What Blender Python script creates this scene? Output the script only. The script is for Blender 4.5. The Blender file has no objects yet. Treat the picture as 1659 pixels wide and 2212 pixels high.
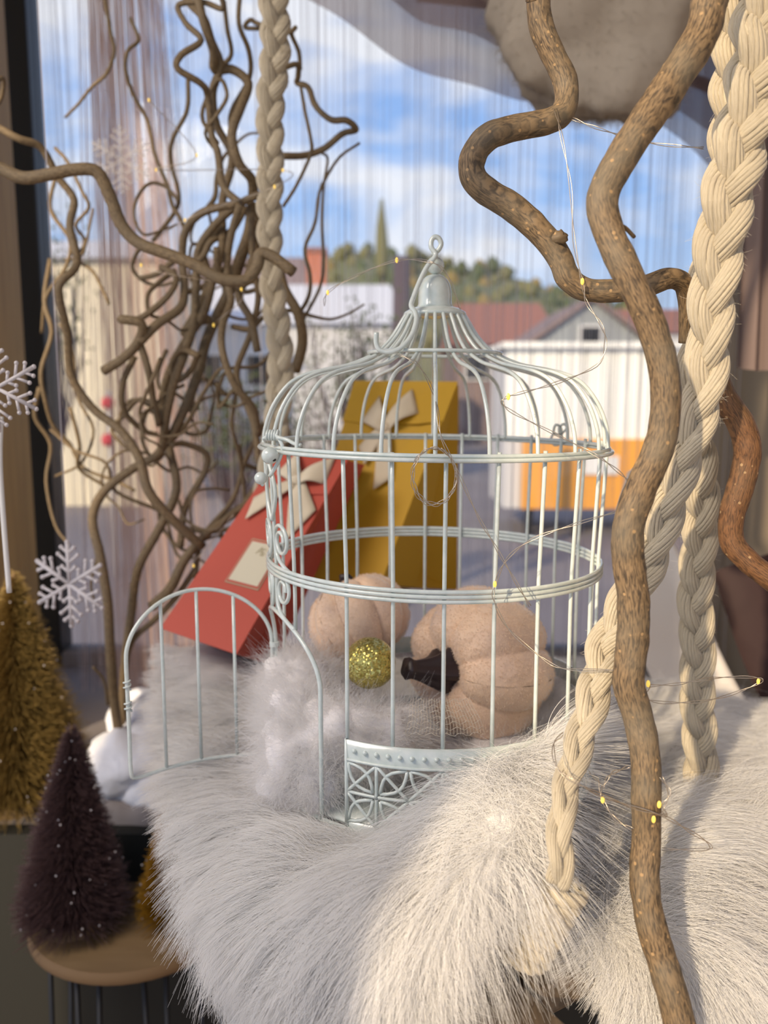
import bpy, math, random
import numpy as np
from mathutils import Vector, Matrix, noise

R_ = math.radians
rnd = random.Random(7)
rng = np.random.default_rng(7)
sc = bpy.context.scene
col = sc.collection

# ------------------------------------------------------------------ camera, sky, sun, exposure
FPX, W, H = 1800.0, 1659, 2212
PITCH = R_(8.1)
cam_d = bpy.data.cameras.new('camera')
cam = bpy.data.objects.new('camera', cam_d); col.objects.link(cam)
cam.location = (0, 0, 0)
cam.rotation_euler = (R_(90) - PITCH, 0, 0)
cam_d.sensor_fit = 'HORIZONTAL'; cam_d.sensor_width = 36.0
cam_d.lens = FPX / W * 36.0
cam_d.clip_start = 0.02; cam_d.clip_end = 500
cam_d.dof.use_dof = True
cam_d.dof.focus_distance = 0.50
cam_d.dof.aperture_fstop = 8.4
sc.camera = cam

SUN_DIR = Vector((0.50, 0.80, -0.42)).normalized()
sun_d = bpy.data.lights.new('sun', 'SUN')
sun_d.energy = 3.5; sun_d.color = (1.0, 0.80, 0.54); sun_d.angle = R_(1.2)
sun = bpy.data.objects.new('sun', sun_d); col.objects.link(sun)
sun.rotation_euler = SUN_DIR.to_track_quat('-Z', 'Y').to_euler()
sun.location = (-2, -3, 3)

# warm fill light added out of view behind the viewer to lift the shade
fill_d = bpy.data.lights.new('fill_light', 'AREA'); fill_d.shape = 'RECTANGLE'; fill_d.size = 0.9; fill_d.size_y = 0.6
fill_d.energy = 23.0; fill_d.color = (1.0, 0.88, 0.74)
lamp = bpy.data.objects.new('fill_light', fill_d); col.objects.link(lamp)
lamp.location = (-0.85, -0.15, 0.90)
lamp.rotation_euler = (Vector((0.0, 0.6, -0.2)) - Vector(lamp.location)).to_track_quat('-Z', 'Y').to_euler()

sc.view_settings.view_transform = 'Standard'
sc.view_settings.look = 'None'
sc.view_settings.gamma = 1.0
sc.view_settings.use_curve_mapping = False
sc.view_settings.exposure = 0.28
sc.cycles.max_bounces = 6
sc.cycles.diffuse_bounces = 3
sc.cycles.glossy_bounces = 3
sc.cycles.transmission_bounces = 4
sc.cycles.transparent_max_bounces = 24
sc.cycles.caustics_reflective = False
sc.cycles.caustics_refractive = False

world = bpy.data.worlds.new('sky'); sc.world = world
world.use_nodes = True
wn, wl = world.node_tree.nodes, world.node_tree.links
wn.clear()
w_out = wn.new('ShaderNodeOutputWorld'); w_bg = wn.new('ShaderNodeBackground')
w_tc = wn.new('ShaderNodeTexCoord')
w_sep = wn.new('ShaderNodeSeparateXYZ')
w_ramp = wn.new('ShaderNodeValToRGB')
w_ramp.color_ramp.elements[0].position = 0.0
w_ramp.color_ramp.elements[0].color = (0.56, 0.66, 0.80, 1)
w_ramp.color_ramp.elements[1].position = 0.65
w_ramp.color_ramp.elements[1].color = (0.13, 0.27, 0.68, 1)
e = w_ramp.color_ramp.elements.new(0.22); e.color = (0.30, 0.48, 0.83, 1)
w_map = wn.new('ShaderNodeMapping'); w_map.inputs['Scale'].default_value = (2.2, 1.2, 5.5)
w_map.inputs['Location'].default_value = (0.3, 0.0, 0.45)
w_noise = wn.new('ShaderNodeTexNoise'); w_noise.inputs['Scale'].default_value = 1.6
w_noise.inputs['Detail'].default_value = 7; w_noise.inputs['Roughness'].default_value = 0.55
w_noise.inputs['Distortion'].default_value = 0.4
w_cr = wn.new('ShaderNodeValToRGB')
w_cr.color_ramp.elements[0].position = 0.41; w_cr.color_ramp.elements[0].color = (0, 0, 0, 1)
w_cr.color_ramp.elements[1].position = 0.60; w_cr.color_ramp.elements[1].color = (0.9, 0.9, 0.9, 1)
w_mix = wn.new('ShaderNodeMixRGB'); w_mix.inputs['Color2'].default_value = (0.84, 0.83, 0.86, 1)
wl.new(w_tc.outputs['Generated'], w_sep.inputs[0]); wl.new(w_sep.outputs['Z'], w_ramp.inputs[0])
wl.new(w_tc.outputs['Generated'], w_map.inputs[0]); wl.new(w_map.outputs[0], w_noise.inputs[0])
wl.new(w_noise.outputs[0], w_cr.inputs[0]); wl.new(w_cr.outputs[0], w_mix.inputs['Fac'])
wl.new(w_ramp.outputs[0], w_mix.inputs['Color1']); wl.new(w_mix.outputs[0], w_bg.inputs['Color'])
w_bg.inputs['Strength'].default_value = 1.0
wl.new(w_bg.outputs[0], w_out.inputs[0])

# ------------------------------------------------------------------ helpers
FWD = np.array([0, math.cos(PITCH), -math.sin(PITCH)])
UP = np.array([0, math.sin(PITCH), math.cos(PITCH)])
RT = np.array([1.0, 0, 0])

def P(px, py, Y):
    """a point at horizontal distance Y from the viewer, seen at pixel px, py of the photograph"""
    d = RT * ((px - W / 2) / FPX) + UP * ((H / 2 - py) / FPX) + FWD
    return d * (Y / d[1])

def Ppath(pts, Y=None):
    return np.array([P(*(p if len(p) == 3 else (p[0], p[1], Y))) for p in pts])

def smooth(pts, n=8, closed=False):
    """Catmull-Rom through the points; any number of columns"""
    p = np.asarray(pts, float)
    out = []
    m = len(p)
    rngm = range(m if closed else m - 1)
    for i in rngm:
        if closed:
            a, b, c, d = p[(i - 1) % m], p[i], p[(i + 1) % m], p[(i + 2) % m]
        else:
            a = p[i - 1] if i > 0 else 2 * p[0] - p[1]
            b, c = p[i], p[i + 1]
            d = p[i + 2] if i + 2 < m else 2 * p[-1] - p[-2]
        for k in range(n):
            t = k / n
            out.append(0.5 * ((2 * b) + (-a + c) * t + (2 * a - 5 * b + 4 * c - d) * t * t + (-a + 3 * b - 3 * c + d) * t ** 3))
    if not closed:
        out.append(p[-1])
    return np.array(out)

def frames(path, closed=False):
    n = len(path)
    T = np.zeros_like(path)
    if closed:
        T = np.roll(path, -1, 0) - np.roll(path, 1, 0)
    else:
        T[1:-1] = path[2:] - path[:-2]; T[0] = path[1] - path[0]; T[-1] = path[-1] - path[-2]
    T /= (np.linalg.norm(T, axis=1)[:, None] + 1e-12)
    ref = np.array([0, 0, 1.0]) if abs(T[0][2]) < 0.8 else np.array([1.0, 0, 0])
    N = np.zeros_like(path); B = np.zeros_like(path)
    v = ref - T[0] * ref.dot(T[0]); v /= np.linalg.norm(v)
    for i in range(n):
        v = v - T[i] * v.dot(T[i])
        l = np.linalg.norm(v)
        if l < 1e-6:
            v = np.cross(T[i], [0.3, 0.5, 0.8]); l = np.linalg.norm(v)
        v = v / l
        N[i] = v; B[i] = np.cross(T[i], v)
    return T, N, B

class MB:
    def __init__(s):
        s.v, s.f, s.uv, s.n = [], [], [], 0
    def add(s, v, f, uv=None):
        v = np.asarray(v, float)
        s.v.append(v)
        s.uv.append(np.asarray(uv, float) if uv is not None else np.zeros((len(v), 2)))
        n = s.n
        s.f.extend([tuple(i + n for i in q) for q in f])
        s.n += len(v)
        return s
    def tube(s, path, r, sides=8, closed=False, caps=True):
        path = np.asarray(path, float); n = len(path)
        r = np.full(n, r) if np.isscalar(r) else np.asarray(r, float)
        if len(r) != n: r = np.interp(np.linspace(0, 1, n), np.linspace(0, 1, len(r)), r)
        T, N, B = frames(path, closed)
        a = np.linspace(0, 2 * math.pi, sides, endpoint=False)
        ring = N[:, None, :] * np.cos(a)[None, :, None] + B[:, None, :] * np.sin(a)[None, :, None]
        v = (path[:, None, :] + ring * r[:, None, None]).reshape(-1, 3)
        L = np.concatenate([[0], np.cumsum(np.linalg.norm(np.diff(path, axis=0), axis=1))])
        uv = np.stack([np.repeat(0.5 + 0.5 * np.cos(a)[None, :], n, 0) * 0.02, np.repeat(L[:, None], sides, 1)], -1).reshape(-1, 2)
        f = []
        m = n if closed else n - 1
        for i in range(m):
            j = (i + 1) % n
            for k in range(sides):
                k2 = (k + 1) % sides
                f.append((i * sides + k, i * sides + k2, j * sides + k2, j * sides + k))
        if caps and not closed:
            f.append(tuple(range(sides - 1, -1, -1)))
            f.append(tuple((n - 1) * sides + k for k in range(sides)))
        return s.add(v, f, uv)
    def lathe(s, prof, c=(0, 0, 0), seg=32):
        v, f = [], []
        m = len(prof)
        for k in range(seg):
            a = 2 * math.pi * k / seg
            for (r, z) in prof:
                v.append((c[0] + r * math.cos(a), c[1] + r * math.sin(a), c[2] + z))
        for k in range(seg):
            k2 = (k + 1) % seg
            for i in range(m - 1):
                f.append((k * m + i, k2 * m + i, k2 * m + i + 1, k * m + i + 1))
        return s.add(v, f)
    def sphere(s, c, r, seg=16, rings=10, sc3=(1, 1, 1)):
        prof = [(max(1e-5, r * math.sin(math.pi * i / rings)), -r * math.cos(math.pi * i / rings)) for i in range(rings + 1)]
        v, f = [], []
        m = len(prof)
        for k in range(seg):
            a = 2 * math.pi * k / seg
            for (q, z) in prof:
                v.append((c[0] + q * math.cos(a) * sc3[0], c[1] + q * math.sin(a) * sc3[1], c[2] + z * sc3[2]))
        for k in range(seg):
            k2 = (k + 1) % seg
            for i in range(m - 1):
                f.append((k * m + i, k2 * m + i, k2 * m + i + 1, k * m + i + 1))
        return s.add(v, f)
    def hexa(s, p):
        """eight corners: bottom 0-3, top 4-7"""
        return s.add(p, [(0, 3, 2, 1), (4, 5, 6, 7), (0, 1, 5, 4), (1, 2, 6, 5), (2, 3, 7, 6), (3, 0, 4, 7)])
    def box(s, lo, hi, M=None):
        x0, y0, z0 = lo; x1, y1, z1 = hi
        p = np.array([(x0, y0, z0), (x1, y0, z0), (x1, y1, z0), (x0, y1, z0), (x0, y0, z1), (x1, y0, z1), (x1, y1, z1), (x0, y1, z1)], float)
        if M is not None: p = np.array([tuple(M @ Vector(q)) for q in p])
        return s.hexa(p)
    def grid(s, G, uv=True):
        """G: rows x cols x 3"""
        a, b = G.shape[:2]
        f = [(i * b + j, i * b + j + 1, (i + 1) * b + j + 1, (i + 1) * b + j) for i in range(a - 1) for j in range(b - 1)]
        U, V = np.meshgrid(np.linspace(0, 1, b), np.linspace(0, 1, a))
        return s.add(G.reshape(-1, 3), f, np.stack([U, V], -1).reshape(-1, 2))
    def slab(s, quad, th):
        """flat polygon of world points with thickness th towards its normal"""
        q = np.asarray(quad, float)
        n = np.zeros(3)
        for i in range(1, len(q) - 1): n += np.cross(q[i] - q[0], q[i + 1] - q[0])
        n /= np.linalg.norm(n) + 1e-12
        if n[1] > 0: n = -n
        m = len(q)
        v = np.concatenate([q, q + n * th])
        f = [tuple(range(m)), tuple(range(2 * m - 1, m - 1, -1))] + [(i, (i + 1) % m, (i + 1) % m + m, i + m) for i in range(m)]
        return s.add(v, f)
    def build(s, name, mat, parent=None, smooth_=True, bevel=0):
        me = bpy.data.meshes.new(name)
        V = np.concatenate(s.v)
        if parent is not None:
            V = V - np.array(world_loc(parent))
        me.from_pydata(V.tolist(), [], s.f)
        uvs = np.concatenate(s.uv)
        ul = me.uv_layers.new(name='UVMap')
        idx = np.empty(len(me.loops), np.int32); me.loops.foreach_get('vertex_index', idx)
        ul.data.foreach_set('uv', uvs[idx].astype(np.float32).ravel())
        if smooth_: me.polygons.foreach_set('use_smooth', np.ones(len(me.polygons), bool))
        me.materials.append(mat); me.update()
        o = bpy.data.objects.new(name, me); col.objects.link(o)
        if parent is not None: o.parent = parent
        if bevel:
            b = o.modifiers.new('bevel', 'BEVEL'); b.width = bevel; b.segments = 2; b.limit_method = 'ANGLE'
        return o

def world_loc(o):
    v = Vector((0, 0, 0))
    while o is not None:
        v = v + Vector(o.location); o = o.parent
    return v

def tag(o, label=None, cat=None, group=None, kind=None):
    if label: o['label'] = label
    if cat: o['category'] = cat
    if group: o['group'] = group
    if kind: o['kind'] = kind
    return o

def thing(name, label, cat, loc, group=None):
    o = bpy.data.objects.new(name, None); col.objects.link(o)
    o.location = tuple(loc); o.empty_display_size = 0.02
    return tag(o, label, cat, group)

def hair(name, roots, pts, mat, parent, rad=(0.00012, 0.00004)):
    """pts: N x K x 3 world"""
    N, K, _ = pts.shape
    cu = bpy.data.hair_curves.new(name)
    cu.add_curves([K] * N)
    q = pts - (np.array(world_loc(parent)) if parent is not None else 0)
    cu.points.foreach_set('position', q.astype(np.float32).ravel())
    r = np.repeat(np.linspace(rad[0], rad[1], K)[None, :], N, 0).astype(np.float32)
    at = cu.attributes.get('radius') or cu.attributes.new('radius', 'FLOAT', 'POINT')
    at.data.foreach_set('value', r.ravel())
    cu.materials.append(mat)
    o = bpy.data.objects.new(name, cu); col.objects.link(o)
    if parent is not None: o.parent = parent
    o['kind'] = 'stuff'
    return o

def unit(v):
    return v / (np.linalg.norm(v, axis=-1, keepdims=True) + 1e-12)

# ------------------------------------------------------------------ materials
def mat(name, color, rough=0.5, metal=0.0, sheen=0.0, trans=0.0, emit=None, estr=0.0, bump=None, coat=0.0, var=None, alpha=1.0, spec=0.5, wave=None):
    m = bpy.data.materials.new(name); m.use_nodes = True
    n, l = m.node_tree.nodes, m.node_tree.links
    b = n['Principled BSDF']; out = n['Material Output']
    b.inputs['Base Color'].default_value = (*color, 1)
    b.inputs['Roughness'].default_value = rough
    b.inputs['Metallic'].default_value = metal
    b.inputs['Specular IOR Level'].default_value = spec
    b.inputs['Coat Weight'].default_value = coat
    if sheen:
        b.inputs['Sheen Weight'].default_value = sheen; b.inputs['Sheen Roughness'].default_value = 0.4
    if emit:
        b.inputs['Emission Color'].default_value = (*emit, 1); b.inputs['Emission Strength'].default_value = estr
    b.inputs['Alpha'].default_value = alpha
    tc = n.new('ShaderNodeTexCoord')
    if var:      # (scale, second colour, stretch)
        nz = n.new('ShaderNodeTexNoise'); nz.inputs['Scale'].default_value = var[0]; nz.inputs['Detail'].default_value = 5
        mp = n.new('ShaderNodeMapping'); mp.inputs['Scale'].default_value = var[2] if len(var) > 2 else (1, 1, 1)
        cr = n.new('ShaderNodeValToRGB'); cr.color_ramp.elements[0].position = 0.35; cr.color_ramp.elements[1].position = 0.65
        cr.color_ramp.elements[0].color = (*color, 1); cr.color_ramp.elements[1].color = (*var[1], 1)
        l.new(tc.outputs['Object'], mp.inputs[0]); l.new(mp.outputs[0], nz.inputs[0]); l.new(nz.outputs[0], cr.inputs[0]); l.new(cr.outputs[0], b.inputs['Base Color'])
    if bump:     # (scale, strength, distance)
        nz = n.new('ShaderNodeTexNoise'); nz.inputs['Scale'].default_value = bump[0]; nz.inputs['Detail'].default_value = 4
        bp = n.new('ShaderNodeBump'); bp.inputs['Strength'].default_value = bump[1]; bp.inputs['Distance'].default_value = bump[2]
        l.new(tc.outputs['Object'], nz.inputs[0]); l.new(nz.outputs[0], bp.inputs['Height']); l.new(bp.outputs[0], b.inputs['Normal'])
    if trans:
        t = n.new('ShaderNodeBsdfTranslucent'); t.inputs[0].default_value = (*color, 1)
        mx = n.new('ShaderNodeMixShader'); mx.inputs[0].default_value = trans
        l.new(b.outputs[0], mx.inputs[1]); l.new(t.outputs[0], mx.inputs[2]); l.new(mx.outputs[0], out.inputs[0])
    return m

def sheer(name, color, opacity):
    m = bpy.data.materials.new(name); m.use_nodes = True
    n, l = m.node_tree.nodes, m.node_tree.links
    n.remove(n['Principled BSDF'])
    d = n.new('ShaderNodeBsdfDiffuse'); t = n.new('ShaderNodeBsdfTranslucent'); tr = n.new('ShaderNodeBsdfTransparent')
    d.inputs[0].default_value = (*color, 1); t.inputs[0].default_value = (*color, 1)
    m1 = n.new('ShaderNodeMixShader'); m1.inputs[0].default_value = 0.45
    m2 = n.new('ShaderNodeMixShader'); m2.inputs[0].default_value = opacity
    l.new(d.outputs[0], m1.inputs[1]); l.new(t.outputs[0], m1.inputs[2])
    l.new(tr.outputs[0], m2.inputs[1]); l.new(m1.outputs[0], m2.inputs[2]); l.new(m2.outputs[0], n['Material Output'].inputs[0])
    return m

def bark_mat(name, c1, c2, c3, dots=True):
    m = bpy.data.materials.new(name); m.use_nodes = True
    n, l = m.node_tree.nodes, m.node_tree.links
    b = n['Principled BSDF']; b.inputs['Roughness'].default_value = 0.62; b.inputs['Specular IOR Level'].default_value = 0.35
    uv = n.new('ShaderNodeUVMap'); uv.uv_map = 'UVMap'
    tc = n.new('ShaderNodeTexCoord')
    big = n.new('ShaderNodeTexNoise'); big.inputs['Scale'].default_value = 26; big.inputs['Detail'].default_value = 3
    l.new(tc.outputs['Object'], big.inputs[0])
    mp = n.new('ShaderNodeMapping'); mp.inputs['Scale'].default_value = (1.0, 0.22, 1.0)
    l.new(uv.outputs[0], mp.inputs[0])
    st = n.new('ShaderNodeTexNoise'); st.inputs['Scale'].default_value = 900; st.inputs['Detail'].default_value = 5; st.inputs['Distortion'].default_value = 0.6
    l.new(mp.outputs[0], st.inputs[0])
    cr = n.new('ShaderNodeValToRGB')
    cr.color_ramp.elements[0].position = 0.36; cr.color_ramp.elements[0].color = (*c2, 1)
    cr.color_ramp.elements[1].position = 0.60; cr.color_ramp.elements[1].color = (*c1, 1)
    l.new(st.outputs[0], cr.inputs[0])
    mx = n.new('ShaderNodeMixRGB'); mx.inputs['Color2'].default_value = (*c3, 1)
    cb = n.new('ShaderNodeValToRGB'); cb.color_ramp.elements[0].position = 0.42; cb.color_ramp.elements[1].position = 0.68
    cb.color_ramp.elements[1].color = (0.7, 0.7, 0.7, 1)
    l.new(big.outputs[0], cb.inputs[0]); l.new(cb.outputs[0], mx.inputs['Fac']); l.new(cr.outputs[0], mx.inputs['Color1'])
    last = mx.outputs[0]
    if dots:
        vo = n.new('ShaderNodeTexVoronoi'); vo.inputs['Scale'].default_value = 150; vo.inputs['Randomness'].default_value = 1.0
        l.new(tc.outputs['Object'], vo.inputs[0])
        lt = n.new('ShaderNodeValToRGB'); lt.color_ramp.elements[0].position = 0.11; lt.color_ramp.elements[0].color = (1, 1, 1, 1)
        lt.color_ramp.elements[1].position = 0.16; lt.color_ramp.elements[1].color = (0, 0, 0, 1)
        l.new(vo.outputs['Distance'], lt.inputs[0])
        m2 = n.new('ShaderNodeMixRGB'); m2.inputs['Color2'].default_value = (0.38, 0.245, 0.12, 1)
        l.new(lt.outputs[0], m2.inputs['Fac']); l.new(last, m2.inputs['Color1']); last = m2.outputs[0]
    l.new(last, b.inputs['Base Color'])
    bp = n.new('ShaderNodeBump'); bp.inputs['Strength'].default_value = 0.6; bp.inputs['Distance'].default_value = 0.0007
    l.new(st.outputs[0], bp.inputs['Height']); l.new(bp.outputs[0], b.inputs['Normal'])
    return m

def fibre_mat(name, c1, c2):
    """cotton yarn: fine twisted fibres along the yarn"""
    m = bpy.data.materials.new(name); m.use_nodes = True
    n, l = m.node_tree.nodes, m.node_tree.links
    b = n['Principled BSDF']; b.inputs['Roughness'].default_value = 0.9; b.inputs['Specular IOR Level'].default_value = 0.15
    b.inputs['Sheen Weight'].default_value = 0.25
    uv = n.new('ShaderNodeUVMap'); uv.uv_map = 'UVMap'
    mp = n.new('ShaderNodeMapping'); mp.inputs['Scale'].default_value = (1.0, 0.12, 1.0); mp.inputs['Rotation'].default_value = (0, 0, 0.25)
    st = n.new('ShaderNodeTexNoise'); st.inputs['Scale'].default_value = 1500; st.inputs['Detail'].default_value = 3
    cr = n.new('ShaderNodeValToRGB'); cr.color_ramp.elements[0].position = 0.3; cr.color_ramp.elements[1].position = 0.55
    cr.color_ramp.elements[0].color = (*c2, 1); cr.color_ramp.elements[1].color = (*c1, 1)
    bp = n.new('ShaderNodeBump'); bp.inputs['Strength'].default_value = 0.7; bp.inputs['Distance'].default_value = 0.0006
    l.new(uv.outputs[0], mp.inputs[0]); l.new(mp.outputs[0], st.inputs[0]); l.new(st.outputs[0], cr.inputs[0]); l.new(cr.outputs[0], b.inputs['Base Color'])
    l.new(st.outputs[0], bp.inputs['Height']); l.new(bp.outputs[0], b.inputs['Normal'])
    return m

M = {}
M['cage'] = mat('mint white enamel', (0.60, 0.67, 0.63), 0.25, coat=0.6, bump=(260, 0.12, 0.0006), var=(160, (0.70, 0.75, 0.71)))
M['hole'] = mat('dark bore', (0.03, 0.03, 0.03), 0.7)
M['fur'] = mat('white fur', (0.90, 0.885, 0.86), 0.6, trans=0.35, spec=0.25)
M['fur_skin'] = mat('fur backing', (0.86, 0.84, 0.81), 0.95, spec=0.1)
M['down'] = mat('white down', (0.93, 0.91, 0.89), 0.8, trans=0.5, spec=0.1)
M['down_skin'] = mat('down core', (0.84, 0.80, 0.79), 0.95, spec=0.1)
M['plush'] = mat('blush velvet', (0.92, 0.65, 0.44), 0.7, sheen=0.9, bump=(75, 0.55, 0.004), var=(26, (0.70, 0.50, 0.38)))
M['plush_hair'] = mat('blush pile', (0.94, 0.74, 0.55), 0.55, trans=0.2, sheen=0.4)
M['stitch'] = mat('seam thread', (0.62, 0.42, 0.32), 0.8)
M['stem'] = mat('dark brown suede stem', (0.030, 0.018, 0.020), 0.42, bump=(90, 0.4, 0.001))
M['red'] = mat('brick red card', (0.50, 0.075, 0.045), 0.62, bump=(900, 0.15, 0.0003))
M['yellow'] = mat('mustard card', (0.58, 0.33, 0.012), 0.62, bump=(900, 0.15, 0.0003))
M['felt'] = mat('cream felt ribbon', (0.72, 0.62, 0.46), 0.95, bump=(800, 0.6, 0.0008))
M['paper'] = mat('cream label paper', (0.70, 0.64, 0.48), 0.8)
M['gold_print'] = mat('pale gold print', (0.42, 0.36, 0.22), 0.5)
M['rope'] = fibre_mat('cotton rope', (0.60, 0.52, 0.385), (0.42, 0.35, 0.24))
M['rope_fuzz'] = mat('cotton fuzz', (0.84, 0.76, 0.62), 0.8, trans=0.3)
M['bark'] = bark_mat('brown willow bark', (0.24, 0.16, 0.085), (0.06, 0.042, 0.027), (0.17, 0.145, 0.105))
M['bark_dark'] = bark_mat('red brown willow bark', (0.20, 0.095, 0.04), (0.08, 0.04, 0.02), (0.16, 0.10, 0.05))
M['twig'] = bark_mat('weathered willow bark', (0.26, 0.185, 0.10), (0.11, 0.077, 0.044), (0.19, 0.145, 0.09), dots=False)
M['wire'] = mat('silver copper wire', (0.55, 0.47, 0.38), 0.3, metal=0.9)
M['led'] = mat('clear amber lamp bead', (0.75, 0.5, 0.08), 0.1, emit=(1.0, 0.66, 0.12), estr=0.7)
M['wood'] = mat('grey brown board', (0.20, 0.145, 0.095), 0.65, var=(14, (0.105, 0.075, 0.05), (12, 1.2, 6)), bump=(60, 0.3, 0.001))
M['pale_wood'] = mat('pale pine disc', (0.27, 0.18, 0.09), 0.6, var=(10, (0.21, 0.135, 0.065), (1, 6, 1)))
M['barkring'] = mat('bark edge', (0.20, 0.12, 0.055), 0.8)
M['post'] = mat('varnished pine post', (0.58, 0.38, 0.12), 0.55, var=(5, (0.47, 0.30, 0.09), (14, 14, 1.0)))
M['black'] = mat('black painted metal', (0.012, 0.012, 0.014), 0.45)
M['white'] = mat('white plastic', (0.78, 0.77, 0.76), 0.5)
M['glitterflake'] = mat('glittered white plastic', (0.72, 0.68, 0.70), 0.5, trans=0.2, bump=(500, 0.5, 0.001))
M['string'] = sheer('pale curtain string', (0.80, 0.78, 0.84), 0.55)
M['string_mauve'] = sheer('mauve curtain string', (0.84, 0.68, 0.63), 0.7)
M['sheer_mauve'] = sheer('mauve voile', (0.34, 0.25, 0.235), 0.66)
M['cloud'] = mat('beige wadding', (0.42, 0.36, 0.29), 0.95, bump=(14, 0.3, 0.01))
M['cotton'] = mat('snow wadding', (0.80, 0.82, 0.90), 0.95, bump=(60, 0.6, 0.004))
M['ceil'] = mat('grey beige cloth ceiling', (0.30, 0.245, 0.215), 0.95, bump=(6, 0.4, 0.02))
M['wall_r'] = mat('beige plaster', (0.36, 0.29, 0.21), 0.9, bump=(40, 0.2, 0.002))
M['plinth'] = mat('dark grey green plinth', (0.012, 0.012, 0.009), 0.7)
M['shopfloor'] = mat('warm oak floor', (0.42, 0.31, 0.20), 0.5, var=(3, (0.34, 0.24, 0.15), (1, 8, 1)))
M['floorcloth'] = mat('grey mauve floor cloth', (0.27, 0.24, 0.235), 0.9, bump=(12, 0.4, 0.01))
M['sky_glass'] = None
M['gold_br'] = mat('gold tinsel bristle', (0.42, 0.29, 0.10), 0.35, metal=0.5)
M['gold2_br'] = mat('amber tinsel bristle', (0.42, 0.22, 0.02), 0.3, metal=0.5)
M['plum_br'] = mat('plum tinsel bristle', (0.14, 0.085, 0.085), 0.4, metal=0.3)
M['maroon'] = mat('dark maroon fabric', (0.022, 0.003, 0.003), 0.7)
M['shell'] = mat('white shell', (0.66, 0.62, 0.58), 0.4)
M['asphalt'] = mat('grey street', (0.20, 0.175, 0.18), 0.95, var=(0.6, (0.25, 0.22, 0.22)))
M['stallwhite'] = mat('white sheeting', (0.94, 0.93, 0.88), 0.7)
M['orange'] = mat('orange sheeting', (0.80, 0.36, 0.06), 0.6)
M['cream'] = mat('cream render', (0.76, 0.68, 0.52), 0.85)
M['palewall'] = mat('pale grey wall', (0.62, 0.62, 0.64), 0.85)
M['roof'] = mat('red brown tile', (0.30, 0.13, 0.09), 0.85)
M['roof2'] = mat('slate brown tile', (0.24, 0.17, 0.155), 0.85)
M['brick'] = mat('orange red brick', (0.52, 0.17, 0.09), 0.85)
M['gable'] = mat('grey gable', (0.32, 0.34, 0.35), 0.85)
M['hillm'] = mat('hill meadow', (0.13, 0.15, 0.07), 0.95, var=(0.05, (0.22, 0.19, 0.08)))
M['tree1'] = mat('autumn gold foliage', (0.26, 0.19, 0.06), 0.9)
M['tree2'] = mat('dark green foliage', (0.09, 0.11, 0.045), 0.9)
M['tree3'] = mat('olive foliage', (0.17, 0.16, 0.065), 0.9)
M['trunk'] = mat('dull trunk', (0.10, 0.075, 0.06), 0.9)
M['bush'] = mat('dark purple twigs', (0.085, 0.06, 0.07), 0.9)
M['redlamp'] = mat('red reflector', (0.8, 0.02, 0.06), 0.3)
M['net'] = mat('pale tulle thread', (0.80, 0.70, 0.56), 0.5)

def glitter_mat():
    m = bpy.data.materials.new('gold glitter'); m.use_nodes = True
    n, l = m.node_tree.nodes, m.node_tree.links
    b = n['Principled BSDF']; b.inputs['Metallic'].default_value = 0.85; b.inputs['Roughness'].default_value = 0.28
    tc = n.new('ShaderNodeTexCoord')
    vo = n.new('ShaderNodeTexVoronoi'); vo.inputs['Scale'].default_value = 900
    l.new(tc.outputs['Object'], vo.inputs[0])
    mx = n.new('ShaderNodeMixRGB'); mx.inputs['Color1'].default_value = (0.30, 0.25, 0.05, 1); mx.inputs['Color2'].default_value = (0.85, 0.74, 0.25, 1)
    l.new(vo.outputs['Color'], mx.inputs['Fac']); l.new(mx.outputs[0], b.inputs['Base Color'])
    geo = n.new('ShaderNodeNewGeometry')
    sub = n.new('ShaderNodeVectorMath'); sub.operation = 'SUBTRACT'; sub.inputs[1].default_value = (0.5, 0.5, 0.5)
    scl = n.new('ShaderNodeVectorMath'); scl.operation = 'SCALE'; scl.inputs['Scale'].default_value = 1.0
    add = n.new('ShaderNodeVectorMath'); add.operation = 'ADD'
    nm = n.new('ShaderNodeVectorMath'); nm.operation = 'NORMALIZE'
    l.new(vo.outputs['Color'], sub.inputs[0]); l.new(sub.outputs[0], scl.inputs[0]); l.new(scl.outputs[0], add.inputs[0])
    l.new(geo.outputs['Normal'], add.inputs[1]); l.new(add.outputs[0], nm.inputs[0]); l.new(nm.outputs[0], b.inputs['Normal'])
    return m
M['glitter'] = glitter_mat()

def glass_mat():
    m = bpy.data.materials.new('window glass'); m.use_nodes = True
    n, l = m.node_tree.nodes, m.node_tree.links
    n.remove(n['Principled BSDF'])
    t = n.new('ShaderNodeBsdfTransparent'); t.inputs[0].default_value = (0.97, 0.98, 0.98, 1)
    g = n.new('ShaderNodeBsdfGlossy'); g.inputs['Roughness'].default_value = 0.02
    f = n.new('ShaderNodeFresnel'); f.inputs[0].default_value = 1.35
    mx = n.new('ShaderNodeMixShader')
    l.new(f.outputs[0], mx.inputs[0]); l.new(t.outputs[0], mx.inputs[1]); l.new(g.outputs[0], mx.inputs[2]); l.new(mx.outputs[0], n['Material Output'].inputs[0])
    return m
M['glass'] = glass_mat()

exec_parts = []
# ------------------------------------------------------------------ setting: the display window
ZF = -0.52          # display floor
ZG = -1.55          # street level
def struct(name, mb, m, **k):
    return tag(mb.build(name, m, None, **k), kind='structure')

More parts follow.
